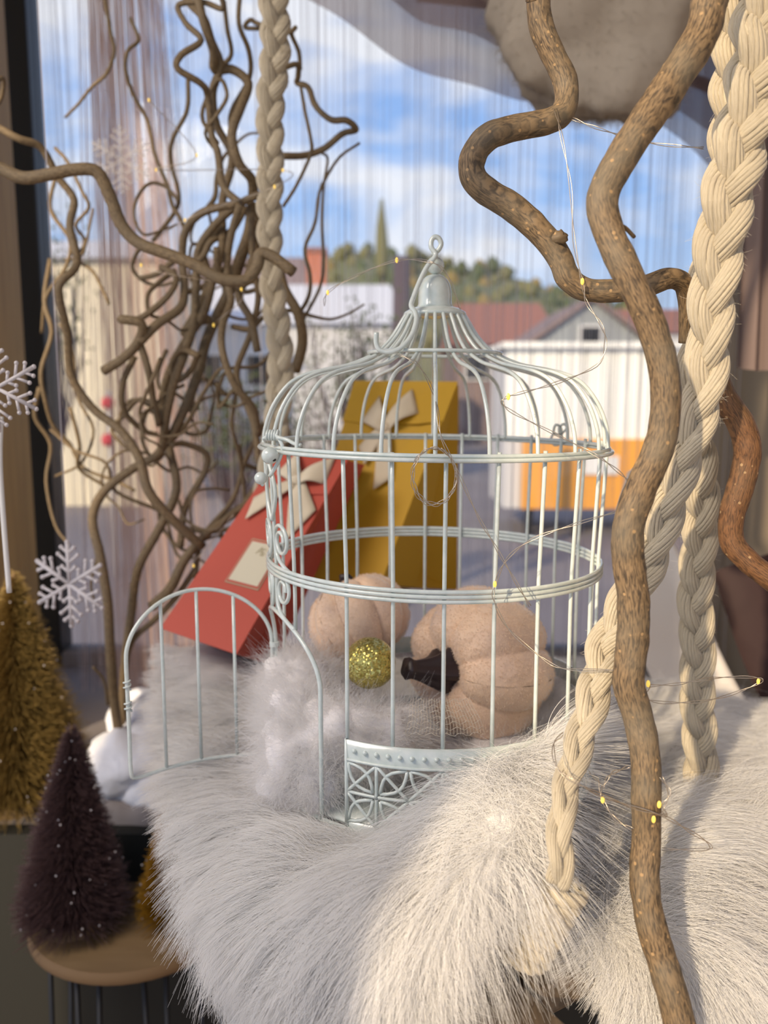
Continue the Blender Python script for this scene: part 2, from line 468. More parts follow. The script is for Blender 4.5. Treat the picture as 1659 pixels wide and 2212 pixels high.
struct('floor', MB().box((-1.1, 0.95, ZF - 0.04), (1.1, 1.62, ZF)), M['floorcloth'], smooth_=False)
struct('trim_3', MB().box((-1.1, 0.925, -1.45), (1.1, 0.948, ZF + 0.002)), M['plinth'], smooth_=False)
struct('floor_shop', MB().box((-2.5, -2.6, -1.49), (2.5, 0.95, -1.45)), M['shopfloor'], smooth_=False)
struct('shade_pier', MB().box((-1.15, -0.40, -1.45), (-0.49, -0.30, 1.02)), M['wall_r'], smooth_=False)  # unseen pier, added to keep direct sun off the cage and left side
struct('wall_shop_right', MB().box((1.15, -1.2, -1.45), (1.25, 0.9, 1.02)), M['wall_r'], smooth_=False)
struct('ceiling', MB().box((-1.1, -0.5, 1.02), (1.1, 1.62, 1.06)), M['ceil'], smooth_=False)
struct('wall_left', MB().box((-0.80, 1.05, ZF), (-0.592, 1.40, 1.02)), M['post'], smooth_=False, bevel=0.004)
struct('wall_right', MB().box((0.64, 1.0, -1.45), (0.72, 1.62, 1.02)), M['wall_r'], smooth_=False)
wf = thing('window_1', None, None, (0, 1.56, ZF)); tag(wf, kind='structure')
for (a, b_, fm) in (((-0.665, 1.54, ZF), (-0.617, 1.60, 1.02), 'black'), ((0.60, 1.54, ZF), (0.64, 1.60, 1.02), 'wall_r'), ((-0.617, 1.54, ZF), (0.60, 1.60, ZF + 0.03), 'floorcloth'), ((-0.617, 1.54, 0.99), (0.60, 1.60, 1.02), 'black')):
    MB().box(a, b_).build('window_frame', M[fm], wf, False, 0.003)
MB().box((-0.617, 1.568, ZF + 0.03), (0.60, 1.572, 0.99)).build('window_pane', M['glass'], wf, False)
for i, (a, b_) in enumerate((((905, -10), (1120, 12)), ((1480, 165), (1620, 225)))):
    p0, p1 = P(*a, 1.5), P(*b_, 1.42)
    struct('trim_%d' % (i + 1), MB().tube(np.array([p0, p1]), 0.010, 8), M['black'])

# ------------------------------------------------------------------ outside
struct('street', MB().box((-60, 1.8, ZG - 0.1), (60, 45, ZG)), M['asphalt'], smooth_=False)
# hill
def ridge(px):
    xs = [-400, 200, 640, 720, 800, 870, 960, 1080, 1180, 1300, 1450, 1700, 2200]
    ys = [660, 640, 590, 545, 540, 560, 570, 590, 620, 655, 700, 720, 740]
    return np.interp(px, xs, ys)
G = []
for Y, t in ((45, 0.0), (60, 0.35), (75, 0.75), (90, 1.0), (105, 0.85)):
    row = []
    for px in np.linspace(-500, 2300, 90):
        pt = P(px, 850 + (ridge(px) + 2 - 850) * t, Y)
        if t == 0: pt[2] = ZG
        pt[2] += 0.35 * noise.noise(Vector((px * 0.01, Y, 0)))
        row.append(pt)
    G.append(row)
struct('hill', MB().grid(np.array(G)), M['hillm'])

def blob(c, r, sc3=(1, 1, 1), seed=0, amp=0.25, freq=2.2, seg=18, rings=12):
    mb = MB().sphere((0, 0, 0), 1.0, seg, rings)
    v = mb.v[0]
    for i in range(len(v)):
        k = noise.noise(Vector(v[i]) * freq + Vector((seed * 3.1, 0, 0)))
        v[i] = v[i] * (1 + amp * k)
    mb.v[0] = v * r * np.array(sc3) + np.array(c)
    return mb
tree_protos = []
for k, (mm, lab) in enumerate(((M['tree1'], 'golden autumn tree on the far hillside'), (M['tree2'], 'dark green tree on the far hillside'), (M['tree3'], 'olive green tree on the far hillside'))):
    tree_protos.append((blob((0, 0, 1.6), 1.0, (1, 1, 1.25), k + 1, 0.5, 2.6, 14, 9), mm, lab))
tree_mesh = {}
tr_rng = random.Random(3)
placed = []
for i in range(900):
    if len(placed) >= 190: break
    k = tr_rng.choice((0, 1, 1, 2, 2))
    px = tr_rng.uniform(560, 1560); t = tr_rng.random() ** 0.45
    Y = 50 + 42 * t
    py = 850 + (ridge(px) + 14 - 850) * min(1, (Y - 45) / 45)
    pt = P(px, py, Y)
    s = tr_rng.uniform(0.45, 0.8)
    if any((pt[0] - q[0]) ** 2 + (pt[1] - q[1]) ** 2 < (1.25 * (s + q[2])) ** 2 for q in placed): continue
    placed.append((pt[0], pt[1], s))
    root = thing('hillside_tree', tree_protos[k][2], 'tree', pt, ('golden trees on the far hill', 'dark trees on the far hill', 'olive trees on the far hill')[k])
    if k not in tree_mesh:
        mb, mm, _ = tree_protos[k]
        o = mb.build('crown', mm); o.parent = root
        t2 = MB().tube(np.array([(0, 0, -0.3), (0, 0, 1.2)]), (0.14, 0.09), 6).build('trunk', M['trunk']); t2.parent = root
        tree_mesh[k] = (o, t2)
    else:
        for src in tree_mesh[k]:
            c = src.copy(); col.objects.link(c); c.parent = root
    root.scale = (s, s, s)

def house(name, label, px0, px1, py_wall, py_ridge, Y, wallm, roofm, dy=4.0, gable=False, win=None, base=None):
    a = P(px0, py_wall, Y); b = P(px1, py_wall, Y); zr = P((px0 + px1) / 2, py_ridge, Y + dy / 2)[2]
    z0 = ZG if base is None else base; zw = a[2]
    r = thing(name, label, 'building', ((a[0] + b[0]) / 2, Y + dy / 2, z0))
    MB().box((a[0], Y, z0), (b[0], Y + dy, zw)).build('wall', wallm, r, False)
    o = 0.15; m = (a[0] + b[0]) / 2
    if gable:
        MB().add([(a[0], Y, zw), (b[0], Y, zw), (m, Y, zr), (a[0], Y + dy, zw), (b[0], Y + dy, zw), (m, Y + dy, zr)], [(0, 1, 2), (5, 4, 3), (0, 3, 4, 1), (1, 4, 5, 2), (2, 5, 3, 0)]).build('gable', wallm, r, False)
        for (xa, xb) in ((a[0] - o, m), (b[0] + o, m)):
            p = np.array([(xa, Y - o, zw - 0.05), (xa, Y + dy, zw - 0.05), (xb, Y + dy, zr), (xb, Y - o, zr)])
            MB().add(np.concatenate([p, p + [0, 0, 0.12]]), [(0, 1, 2, 3), (7, 6, 5, 4), (0, 4, 5, 1), (1, 5, 6, 2), (2, 6, 7, 3), (3, 7, 4, 0)]).build('roof_slope', roofm, r, False)
    else:
        MB().add([(a[0] - o, Y - o, zw), (b[0] + o, Y - o, zw), (b[0] + o, Y + dy + o, zw), (a[0] - o, Y + dy + o, zw), (a[0] + 0.2, Y + dy / 2, zr), (b[0] - 0.2, Y + dy / 2, zr)],
                 [(0, 1, 5, 4), (2, 3, 4, 5), (1, 2, 5), (3, 0, 4), (3, 2, 1, 0)]).build('roof', roofm, r, False)
    for (u, v, w_, h_) in (win or ()):
        c = P(u, v, Y)
        f = MB().box((c[0] - w_ / 2, Y - 0.06, c[2] - h_ / 2), (c[0] + w_ / 2, Y + 0.02, c[2] + h_ / 2)).build('window', M['white'], r, False)
        MB().box((c[0] - w_ / 2 + 0.06, Y - 0.075, c[2] - h_ / 2 + 0.06), (c[0] + w_ / 2 - 0.06, Y - 0.055, c[2] + h_ / 2 - 0.06)).build('pane', M['black'], f, False)
    return r
house('house', 'low house with red brown tiled roof below the wooded hill', 985, 1215, 745, 655, 26, M['roof2'], M['roof'], 6, win=((1030, 790, .8, .9), (1150, 790, .8, .9)))
house('house', 'grey gabled house behind the white market stall', 1150, 1400, 745, 672, 20, M['gable'], M['roof2'], 5, True, win=((1275, 725, .55, .5),))
house('house', 'distant house with dull red roof far right behind the curved branches', 1330, 1640, 720, 668, 30, M['palewall'], M['roof'], 6)
house('house', 'brown roofed house beside the brick chimney on the left', 380, 650, 640, 556, 24, M['palewall'], M['roof2'], 6)
wh = house('warehouse', 'long pale grey hall behind the bare willow branches', 330, 870, 700, 615, 14, M['palewall'], M['palewall'], 4, win=((455, 800, .5, .6), (560, 800, .5, .6)))
house('warehouse', 'sunlit cream building at the far left window edge', -60, 335, 560, 520, 11.5, M['cream'], M['palewall'], 2.2)
ch = thing('brick_chimney', 'square orange brick chimney rising behind the pale hall', 'chimney', (P(682, 640, 19.5)[0], 19.3, ZG))
p0 = P(662, 650, 19); p1 = P(702, 545, 19)
MB().box((p0[0], 19, ZG), (p1[0], 19.6, p1[2])).build('stack', M['brick'], ch, False)
MB().box((p0[0] - .04, 18.96, p1[2]), (p1[0] + .04, 19.64, p1[2] + 0.1)).build('cap', M['roof'], ch, False)
# market stall
st = thing('market_stall', 'white market stall with orange lower sheeting across the street', 'stall', (P(1280, 1100, 9.0)[0], 9.3, ZG))
a = P(1095, 752, 9.0); b = P(1560, 742, 9.0); zo = P(1100, 948, 9.0)[2]; zb = max(ZG + 0.02, P(1130, 1098, 9.0)[2]); ao = P(1128, 1000, 9.0)[0]
npan = 8
for k in range(npan):
    x0 = a[0] + (b[0] - a[0]) * k / npan; x1 = a[0] + (b[0] - a[0]) * (k + 1) / npan
    MB().box((x0, 9.0, zo), (x1 - 0.02, 9.0 + 0.03 + 0.012 * (k % 2), a[2])).build('panel', M['stallwhite'], st, False)
MB().box((a[0], 9.03, zb), (b[0], 10.2, a[2] - 0.03)).build('body', M['palewall'], st, False)
MB().box((a[0] - .06, 8.9, a[2]), (b[0] + .06, 10.3, a[2] + 0.06)).build('roof', M['stallwhite'], st, False)
MB().box((ao, 8.95, zb), (b[0], 9.02, zo)).build('front_sheet', M['orange'], st, False)
s0, s1 = P(1262, 985, 8.93), P(1335, 1025, 8.93)
MB().box((s0[0], 8.92, s1[2]), (s1[0], 8.95, s0[2])).build('notice', M['white'], st, False)
for x in (ao + 0.1, b[0] - 0.1):
    MB().box((x - .04, 9.05, ZG), (x + .04, 9.15, zb + 0.05)).build('leg', M['black'], st, False)
# signal post with two red lamps
sg = thing('signal_post', 'slim street post carrying two small red lamps', 'post', (P(236, 1000, 7)[0], 7, ZG))
q0, q1 = P(236, 870, 7), P(236, 950, 7)
MB().tube(np.array([(q0[0], 7, ZG), (q0[0], 7, q0[2] + 0.1)]), 0.02, 8).build('pole', M['palewall'], sg)
for q in (q0, q1):
    MB().sphere((q[0], 6.97, q[2]), 0.055, 12, 8).build('red_lamp', M['redlamp'], sg)
# dark pole and bushes outside
pl = tag(MB().tube(np.array([(P(862, 700, 6)[0], 6, ZG), (P(862, 700, 6)[0] + 0.02, 6, P(862, 555, 6)[2])]), (0.075, 0.06), 8).build('street_pole', M['bush']), 'dark mauve pole standing outside behind the cage finial', 'pole')
tp = thing('cypress', 'thin blurred conifer top rising above the hill line', 'tree', (P(825, 560, 30)[0], 30, P(825, 600, 30)[2]))
MB().tube(smooth([P(825, 600, 30), P(825, 540, 30), P(824, 490, 30), P(825, 430, 30)], 3), (0.20, 0.24, 0.18, 0.05), 8).build('crown', M['tree3'], tp)
MB().tube(np.array([[P(825, 640, 30)[0], 30, ZG], P(825, 595, 30)]), 0.06, 6).build('trunk', M['trunk'], tp)
def shrub(name, label, px, py0, py1, Y, wid, n, seed, group=None):
    r = random.Random(seed)
    base = P(px, py0, Y); top = P(px, py1, Y)[2]
    root = thing(name, label, 'shrub', base, group)
    mb = MB(); lf = MB()
    for i in range(n):
        ang = r.uniform(0, 2 * math.pi); sp = wid * r.random()
        tip = np.array([base[0] + sp * math.cos(ang), Y + sp * math.sin(ang) * 0.6, base[2] + (top - base[2]) * r.uniform(0.5, 1.0)])
        mid = (base + tip) / 2 + np.array([sp * .3 * math.cos(ang), 0, 0.05])
        pth = smooth([base, mid, tip], 4)
        mb.tube(pth, (0.012 * Y / 6, 0.003 * Y / 6), 4)
        for q in pth[4:]:
            for _ in range(3):
                c = q + np.array([r.gauss(0, .04), r.gauss(0, .04), r.gauss(0, .04)]) * Y / 5
                d = 0.012 * Y / 5
                lf.add([c + [-d, 0, 0], c + [0, 0, d], c + [d, 0, 0], c + [0, d, -d]], [(0, 1, 2, 3)])
    o = mb.build('twigs', M['bush'], root); o['kind'] = 'stuff'
    o = lf.build('leaves', M['tree2'], root, False); o['kind'] = 'stuff'
shrub('shrub', 'dark bare shrub outside behind the yellow gift bag', 760, 1010, 660, 5, 0.42, 40, 1)
shrub('shrub', 'dark leafy shrub outside among the lower willow twigs', 500, 1110, 800, 5, 0.30, 46, 2)
shrub('shrub', 'low dark shrub outside left of the string bundle', 640, 1120, 880, 5.5, 0.3, 36, 5)
shrub('shrub', 'tall thin bare shrub outside at the far left pane', 130, 980, 440, 7, 0.35, 16, 6)

# ------------------------------------------------------------------ string curtain, drapes, cloud
def strings(name, label, xs_top, xs_bot, Yc, ztop, zbot, r, m, seed):
    g = np.random.default_rng(seed)
    mb = MB()
    for xt, xb in zip(xs_top, xs_bot):
        y0 = Yc + g.uniform(-.02, .02); y1 = Yc + g.uniform(-.02, .02)
        z = np.linspace(ztop, zbot, 5)
        t = np.linspace(0, 1, 5)
        x = xt + (xb - xt) * t ** 1.3 + g.normal(0, .0006, 5)
        mb.tube(np.stack([x, y0 + (y1 - y0) * t, z], 1), r * g.uniform(.7, 1.5), 3, caps=False)
    o = mb.build(name, m)
    return tag(o, label, 'curtain', kind='stuff')
xs = np.sort(rng.uniform(-0.55, 0.60, 330) + 0.012 * np.sin(np.linspace(0, 60, 330)))
strings('string_curtain', 'fine pale strings hanging in front of the window', xs, xs + rng.normal(0, .004, len(xs)), 1.42, 0.98, ZF + 0.02, 0.00034, M['string'], 2)
xt = rng.uniform(P(185, 0, 1.36)[0], P(332, 0, 1.36)[0], 210)
mid = P(258, 0, 1.36)[0]
xb = mid + 0.02 + (xt - mid) * rng.uniform(1.0, 2.6, 210)
strings('string_bundle', 'mauve strings gathered into a narrow bundle at the left', xt, xb, 1.37, 0.98, ZF + 0.02, 0.00042, M['string_mauve'], 3)
rod = tag(MB().tube(np.array([(-0.60, 1.40, 0.985), (0.64, 1.40, 0.985)]), 0.008, 10).build('curtain_rod', M['black']), 'dark rod above the window that carries the strings', 'rod')

def drape(name, label, lower, Y, mat_, zt=1.0, rows=14, fold=0.012, freq=9):
    lo = smooth(Ppath(lower, Y), 10)
    G = []
    for i in range(rows):
        t = i / (rows - 1)
        row = lo.copy()
        row[:, 2] = lo[:, 2] + (zt - lo[:, 2]) * t
        s = np.linspace(0, freq * math.pi, len(lo))
        row[:, 1] += fold * np.sin(s + 2 * t) * (1 - 0.3 * t) + 0.02 * t
        G.append(row)
    return tag(MB().grid(np.array(G)).build(name, mat_), label, 'drape')
drape('voile_swag', 'mauve voile swag sweeping down across the window top', [(600, -60), (700, 20), (850, 120), (1000, 185), (1150, 215), (1300, 215), (1420, 260), (1560, 400), (1640, 470)], 1.34, M['sheer_mauve'])
drape('voile_swag', 'second mauve voile layer hanging higher behind the wadding cloud', [(660, -120), (820, -10), (960, 60), (1120, 110), (1300, 150), (1450, 240), (1640, 330)], 1.30, M['sheer_mauve'])
drape('side_drape', 'brown mauve cloth hanging beside the right window edge', [(1592, 790), (1620, 800), (1650, 800), (1700, 800)], 1.12, mat('brown mauve cloth', (0.20, 0.145, 0.13), 0.95), fold=0.01, freq=4)

cl = thing('wadding_cloud', 'large beige wadding cloud hanging below the ceiling', 'decoration', P(1280, 60, 1.12))
c0 = P(1305, 10, 1.12)
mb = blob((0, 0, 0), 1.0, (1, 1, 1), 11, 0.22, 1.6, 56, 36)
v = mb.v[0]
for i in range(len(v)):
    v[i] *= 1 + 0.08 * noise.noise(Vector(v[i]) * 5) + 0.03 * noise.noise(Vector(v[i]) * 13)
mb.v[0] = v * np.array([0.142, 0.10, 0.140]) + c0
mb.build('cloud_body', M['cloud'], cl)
nrm = unit(rng.normal(0, 1, (9000, 3)))
ix = rng.integers(0, len(mb.v[0]), 9000); base = mb.v[0][ix]; nn = unit(base - c0)
d = unit(nn + rng.normal(0, .7, base.shape))
t = np.linspace(0, 1, 4)[None, :, None]
hair('cloud_fibres', base, base[:, None] + d[:, None] * t * 0.012 + rng.normal(0, .0015, (9000, 4, 3)) * t, M['cloud'], cl, (0.00008, 0.00004))
MB().tube(np.array([c0 + [0, 0, .1], [c0[0], c0[1], 1.02]]), 0.0008, 6).build('hanging_thread', M['string'], cl)

# ------------------------------------------------------------------ right hand side: shell chair
chr_ = thing('shell_chair', 'white curved shell chair with dark maroon cushion at right', 'chair', (0.62, 1.0, ZF))
edge = smooth(Ppath([(1390, 1000, .98), (1425, 1130, .97), (1480, 1250, .96), (1530, 1380, .95), (1590, 1500, .93), (1680, 1640, .91), (1800, 1760, .89)]), 6)
G = []
for i, (dx, dy, dz) in enumerate(((-.02, .035, -.14), (-.022, .03, -.06), (-.014, .015, -.012), (0, 0, 0), (.008, .004, .001), (.012, .02, -.002), (.012, .06, -.006))):
    G.append(edge + np.array([dx, dy, dz]))
MB().grid(np.array(G)).build('shell', M['shell'], chr_)
cu = smooth(Ppath([(1540, 1235, 1.04), (1570, 1330, 1.02), (1610, 1440, 1.0), (1690, 1600, .97), (1800, 1720, .95)]), 5)
G = [cu + np.array([.0, 0, 0]), cu + [.02, -.012, .012], cu + [.08, -.01, .03], cu + [.2, .02, .03], cu + [.3, .1, 0.03]]
MB().grid(np.array(G)).build('cushion', M['maroon'], chr_)
MB().tube(np.array([(0.66, 1.02, -0.42), (0.60, 1.02, ZF)]), 0.008, 8).build('leg', M['black'], chr_)
#grey folds behind the rope
tag(drape('grey_curtain_fold', 'x', [(1395, 1560), (1430, 1565), (1480, 1570), (1520, 1570)], 1.12, mat('grey cloth', (0.11, 0.105, 0.11), 0.9), zt=P(1400, 1290, 1.12)[2], fold=0.012, freq=7), 'dark grey folded cloth behind the hanging rope', 'cloth')

# ------------------------------------------------------------------ swing seat
C0 = Vector((0.1, 0.384, -0.325))
vd = Vector((-0.53, 0.85, 0)).normalized(); ud = Vector((0.85, 0.53, 0)).normalized()
seat = thing('swing_seat', 'grey brown plank seat hung on ropes under the fur', 'swing seat', C0)
for k, (u0, u1, v0, v1) in enumerate(((-0.09, 0.0, 0.0, 0.30), (0.006, 0.115, 0.035, 0.50), (0.121, 0.26, 0.03, 0.52), (0.266, 0.40, 0.03, 0.54))):
    pts = []
    for z in (-0.018, 0.0):
        for (u, v_) in ((u0, v0), (u1, v0), (u1, v1), (u0, v1)):
            q = C0 + ud * u + vd * v_; pts.append((q.x, q.y, q.z + z))
    MB().hexa(np.array(pts)).build('plank', M['wood'], seat, False, 0.0015)
for v_ in (0.05, 0.24):
    pts = []
    for z in (-0.036, -0.0185):
        for (u, w_) in ((-0.08, v_), (0.40, v_), (0.40, v_ + 0.04), (-0.08, v_ + 0.04)):
            q = C0 + ud * u + vd * w_; pts.append((q.x, q.y, q.z + z))
    MB().hexa(np.array(pts)).build('crossbar', M['wood'], seat, False, 0.0015)

# ------------------------------------------------------------------ fur throw
def bicubic(ctrl, n):
    """ctrl rows x cols x C -> finer grid"""
    a = np.array([smooth(r, n) for r in ctrl])
    return np.array([smooth(a[:, j], n) for j in range(a.shape[1])]).transpose(1, 0, 2)

def fur_sheet(ctrl, comb, n, count, parent, L, lift, seed, clumps=900, width=(0.00016, 0.00005), name='fur_pile'):
    g = np.random.default_rng(seed)
    C = np.array([[np.concatenate([P(*c), P(c[0] + 20 * d[0], c[1] + 20 * d[1], c[2]) - P(*c), [1.0 if len(d) < 3 else d[2]]]) for c, d in zip(cr, dr)] for cr, dr in zip(ctrl, comb)])
    F = bicubic(C, n)
    G = F[..., :3].copy(); D = F[..., 3:6]; Lf = F[..., 6]
    a, b = G.shape[:2]
    for i in range(a):
        for j in range(b):
            rg = 0.009 * noise.noise(Vector(G[i, j]) * 17) + 0.0045 * noise.noise(Vector((G[i, j][0] * 22, G[i, j][1] * 60, G[i, j][2] * 60)))
            G[i, j, 2] += rg
            G[i, j, 1] += 0.005 * noise.noise(Vector(G[i, j]) * 11 + Vector((5, 0, 0)))
    MB().grid(G).build('hide', M['fur_skin'], parent)
    du = np.gradient(G, axis=1); dv = np.gradient(G, axis=0)
    Nn = unit(np.cross(du, dv))
    if Nn[a // 2, b // 2].dot(np.array([0, -1, 1])) < 0: Nn = -Nn
    area = np.linalg.norm(np.cross(du, dv), axis=-1)[:-1, :-1].ravel()
    cell = g.choice(len(area), count, p=area / area.sum())
    ci, cj = np.divmod(cell, b - 1)
    u = g.random(count); v_ = g.random(count)
    def samp(X):
        u1 = u[:, None]; v1 = v_[:, None]
        return X[ci, cj] * (1 - u1) * (1 - v1) + X[ci, cj + 1] * u1 * (1 - v1) + X[ci + 1, cj] * (1 - u1) * v1 + X[ci + 1, cj + 1] * u1 * v1
    root = samp(G); N_ = unit(samp(Nn)); d = samp(D); ll = samp(Lf[..., None])[:, 0]
    d = d + g.normal(0, 0.0016, d.shape)
    d = d - N_ * (d * N_).sum(1)[:, None]; d = unit(d)
    # wandering comb
    ph = root * 22.0
    wob = np.sin(ph[:, 0] * 1.7 + 1.3 * np.sin(ph[:, 2])) * 0.5 + np.sin(ph[:, 1] * 2.3 + ph[:, 0]) * 0.35
    side = np.cross(N_, d)
    cc = g.choice(count, clumps, replace=False)
    cr_ = root[cc]
    near = np.empty(count, int)
    for s in range(0, count, 8000):
        near[s:s + 8000] = ((root[s:s + 8000, None] - cr_[None]) ** 2).sum(-1).argmin(1)
    cw = g.normal(0, 0.28, clumps)[near]
    d = unit(d + side * (wob * 0.45 + cw + g.normal(0, 0.14, count))[:, None])
    ln = L * ll * g.uniform(0.6, 1.15, count) * (1 + 0.25 * g.normal(0, 1, clumps)[near])
    ln = np.clip(ln, L * 0.25, L * 1.8)
    K = 6; t = np.linspace(0, 1, K)
    lf = (lift * (1 + 0.35 * g.normal(0, 1, count)))
    pts = root[:, None] + N_[:, None] * (ln * lf)[:, None, None] * (t - 0.42 * t * t)[None, :, None] * 1.5 + d[:, None] * ln[:, None, None] * (0.35 * t + 0.65 * t * t)[None, :, None]
    pts[..., 2] -= (ln[:, None] * 0.22) * t[None] ** 2
    # clump: pull tips together
    tipc = pts[cc]
    pull = (0.45 * t ** 1.5)[None, :, None] * g.uniform(0.3, 1.0, count)[:, None, None]
    pts = pts * (1 - pull) + (tipc[near]) * pull
    return hair(name, root, pts, M['fur'], parent, width)

throw = thing('fur_throw', 'long haired white fur throw draped over the swing seat', 'throw', P(800, 1850, 0.46))
ctrl = [
 [(352, 1400, .84), (520, 1415, .85), (700, 1420, .86), (900, 1425, .87), (1100, 1430, .87), (1300, 1460, .87)],
 [(340, 1500, .74), (480, 1520, .74), (650, 1530, .75), (850, 1550, .75), (1050, 1560, .75), (1290, 1560, .75)],
 [(352, 1640, .64), (460, 1670, .62), (620, 1700, .60), (830, 1720, .60), (1030, 1700, .58), (1240, 1615, .57)],
 [(382, 1800, .55), (490, 1810, .52), (640, 1830, .49), (820, 1835, .475), (1015, 1725, .465), (1185, 1635, .478)],
 [(435, 1990, .48), (540, 2000, .44), (690, 1980, .415), (850, 1940, .40), (1020, 1885, .40), (1165, 1830, .425)],
 [(505, 2190, .46), (620, 2210, .42), (760, 2200, .395), (880, 2170, .385), (965, 2080, .385), (1065, 1960, .405)],
 [(590, 2420, .47), (700, 2430, .43), (810, 2400, .41), (890, 2340, .40), (900, 2220, .40), (955, 2090, .42)],
]
comb = [
 [(-1, .1, .5), (-1, .2, .9), (-1, .2, .9), (0, .5, .6), (.5, .2), (.5, 0)],
 [(-1, .2, .45), (-1, .15, 1.), (-.8, .2, .9), (0, .6, .6), (.3, .3), (.5, -.3)],
 [(-1, .2, .45), (-1, .2, 1.), (-1, .25, .8), (-.5, .4, .6), (-.3, -1, .9), (.2, -1, 1.2)],
 [(-1, .4, .45), (-1, .3, .9), (-1, .35, .9), (-.9, .3, .8), (-.7, -.8, 1.3), (.35, -1, 1.5)],
 [(-.8, .7, .45), (-.9, .6, .8), (-.9, .6, 1.1), (-.6, .9, 1.2), (-.35, 1, 1.2), (.6, .6, .9)],
 [(-.4, 1, .5), (-.3, 1, .7), (-.2, 1, .9), (-.05, 1, 1.1), (.2, 1, .9), (.5, .9, .8)],
 [(-.3, 1, .5), (-.2, 1, .7), (-.1, 1), (0, 1), (.3, 1, .7), (.4, 1, .6)],
]
fur_sheet(ctrl, comb, 8, 150000, throw, 0.038, 0.34, 11, 2400, (0.00013, 0.00004))
ctrl2 = [
 [(1235, 1480, .84), (1400, 1500, .84), (1550, 1530, .82), (1720, 1570, .80)],
 [(1235, 1650, .64), (1380, 1660, .64), (1540, 1670, .63), (1720, 1700, .62)],
 [(1215, 1830, .52), (1370, 1815, .52), (1520, 1800, .52), (1720, 1790, .54)],
 [(1240, 1985, .45), (1360, 1960, .45), (1500, 1950, .46), (1720, 1990, .49)],
 [(1290, 2110, .425), (1390, 2090, .425), (1540, 2060, .43), (1740, 2080, .45)],
 [(1320, 2330, .42), (1430, 2330, .41), (1570, 2330, .41), (1760, 2330, .42)],
]
comb2 = [
 [(0, -.6, 1.2), (.2, -.5, 1.2), (.4, -.5, 1.3), (.5, -.3, 1.3)],
 [(0, -1, 1.3), (.3, -.8, 1.3), (.7, -.1, 1.4), (.8, -.1, 1.4)],
 [(-.1, -1, 1.2), (.3, -.6, 1.2), (.9, .2, 1.3), (1, .35, 1.3)],
 [(-.3, .5, .7), (.5, -.2), (1, .5, 1.2), (1, .7, 1.2)],
 [(-.4, .9, .7), (.2, .9), (.6, .8), (1, .5, 1.1)],
 [(-.2, 1), (.1, 1), (.4, 1), (.6, 1)],
]
fur_sheet(ctrl2, comb2, 8, 85000, throw, 0.036, 0.42, 12, 1000, (0.00013, 0.00004))

# ------------------------------------------------------------------ birdcage
CX, CY = 0.0365, 0.612
Z1, Z2, ZR, ZB = -0.0365, -0.1217, -0.2186, -0.280
RU, RM, RB = 0.1245, 0.121, 0.120
WR = 0.00135
def cyl(th, z, r):
    """point on the cage wall; th in degrees from the side nearest the viewer, positive to the right"""
    a = R_(th)
    return np.array([CX + r * math.sin(a), CY - r * math.cos(a), z])
def ringpath(r, z, n=72, tilt=0.7, a0=0, a1=360):
    th = np.linspace(a0, a1, n, endpoint=(a1 - a0) < 360)
    p = np.array([cyl(t, z, r) for t in th])
    p[:, 2] -= (p[:, 0] - CX) * math.tan(R_(tilt))
    return p
cage = thing('birdcage', 'pale mint white wire birdcage with its arched door open', 'birdcage', (CX, CY, ZB))
for (r, z) in ((RU, Z1), (RU + 0.0022, Z1 - 0.0024)):
    MB().tube(ringpath(r, z), WR * 1.05, 8, True).build('upper_ring', M['cage'], cage)
for k in range(3):
    MB().tube(ringpath(RM + 0.0012, Z2 + (k - 1) * 0.0030), WR * 1.05, 8, True).build('middle_ring', M['cage'], cage)
# body bars
rr = lambda z: np.interp(z, [ZB, ZR, Z2, Z1], [RB, RB, RM - 0.0014, RU - 0.0014])
shared = {}
for k in range(24):
    th = k * 15 if k <= 12 else k * 15 - 360
    if -92 < th < -40: continue
    zz = np.linspace(Z1 + 0.002, ZR - 0.004, 8)
    MB().tube(np.array([cyl(th, z, rr(z)) for z in zz]), WR, 8).build('bar', M['cage'], cage)
DA, DB = -40.0, -96.0; DM = -68.0; ZA = -0.150; ZS = -0.192
def arch_z(th):
    u = min(1, abs(th - DM) / 28.0)
    return ZS + (ZA - ZS) * math.sqrt(max(0, 1 - u * u))
for th in (-53, -83):
    zz = np.linspace(Z1, arch_z(th), 6)
    MB().tube(np.array([cyl(th, z, rr(z)) for z in zz]), WR, 8).build('bar', M['cage'], cage)
# door frame in the wall
pth = [cyl(DA, ZB, RB + .001), cyl(DA, -0.24, RB + .001)]
pth = [cyl(DA, z, RB + .001) for z in np.linspace(ZB, ZS, 6)]
for a_ in np.linspace(0, math.pi, 17)[1:-1]:
    pth.append(cyl(DM + 28 * math.cos(a_), ZS + (ZA - ZS) * math.sin(a_), RB + .001))
pth += [cyl(DB, z, RB + .001) for z in np.linspace(ZS, ZB, 6)]
MB().tube(smooth(pth, 3), WR * 1.15, 8).build('door_frame', M['cage'], cage)
MB().tube(np.array([cyl(t, ZB, RB + .001) for t in np.linspace(-100, -20, 20)]), WR * 1.25, 8).build('bottom_wire', M['cage'], cage)
# dome
prof = [(0.0205, 0.0565), (0.0235, 0.0520), (0.0290, 0.0430), (0.0343, 0.0363), (0.0410, 0.0300), (0.0490, 0.0255), (0.063, 0.0200), (0.079, 0.0168), (0.094, 0.0130), (0.106, 0.0060), (0.1165, -0.0080), (0.1225, -0.0240), (0.1240, Z1 - 0.002)]
sp = smooth(prof, 4)
for k in range(24):
    th = k * 15 - 3.0
    MB().tube(np.array([cyl(th, z, r) for (r, z) in sp]), WR, 7).build('dome_bar', M['cage'], cage)
MB().tube(ringpath(0.0478, 0.0285, 48, 0.6), WR, 8, True).build('neck_ring', M['cage'], cage)
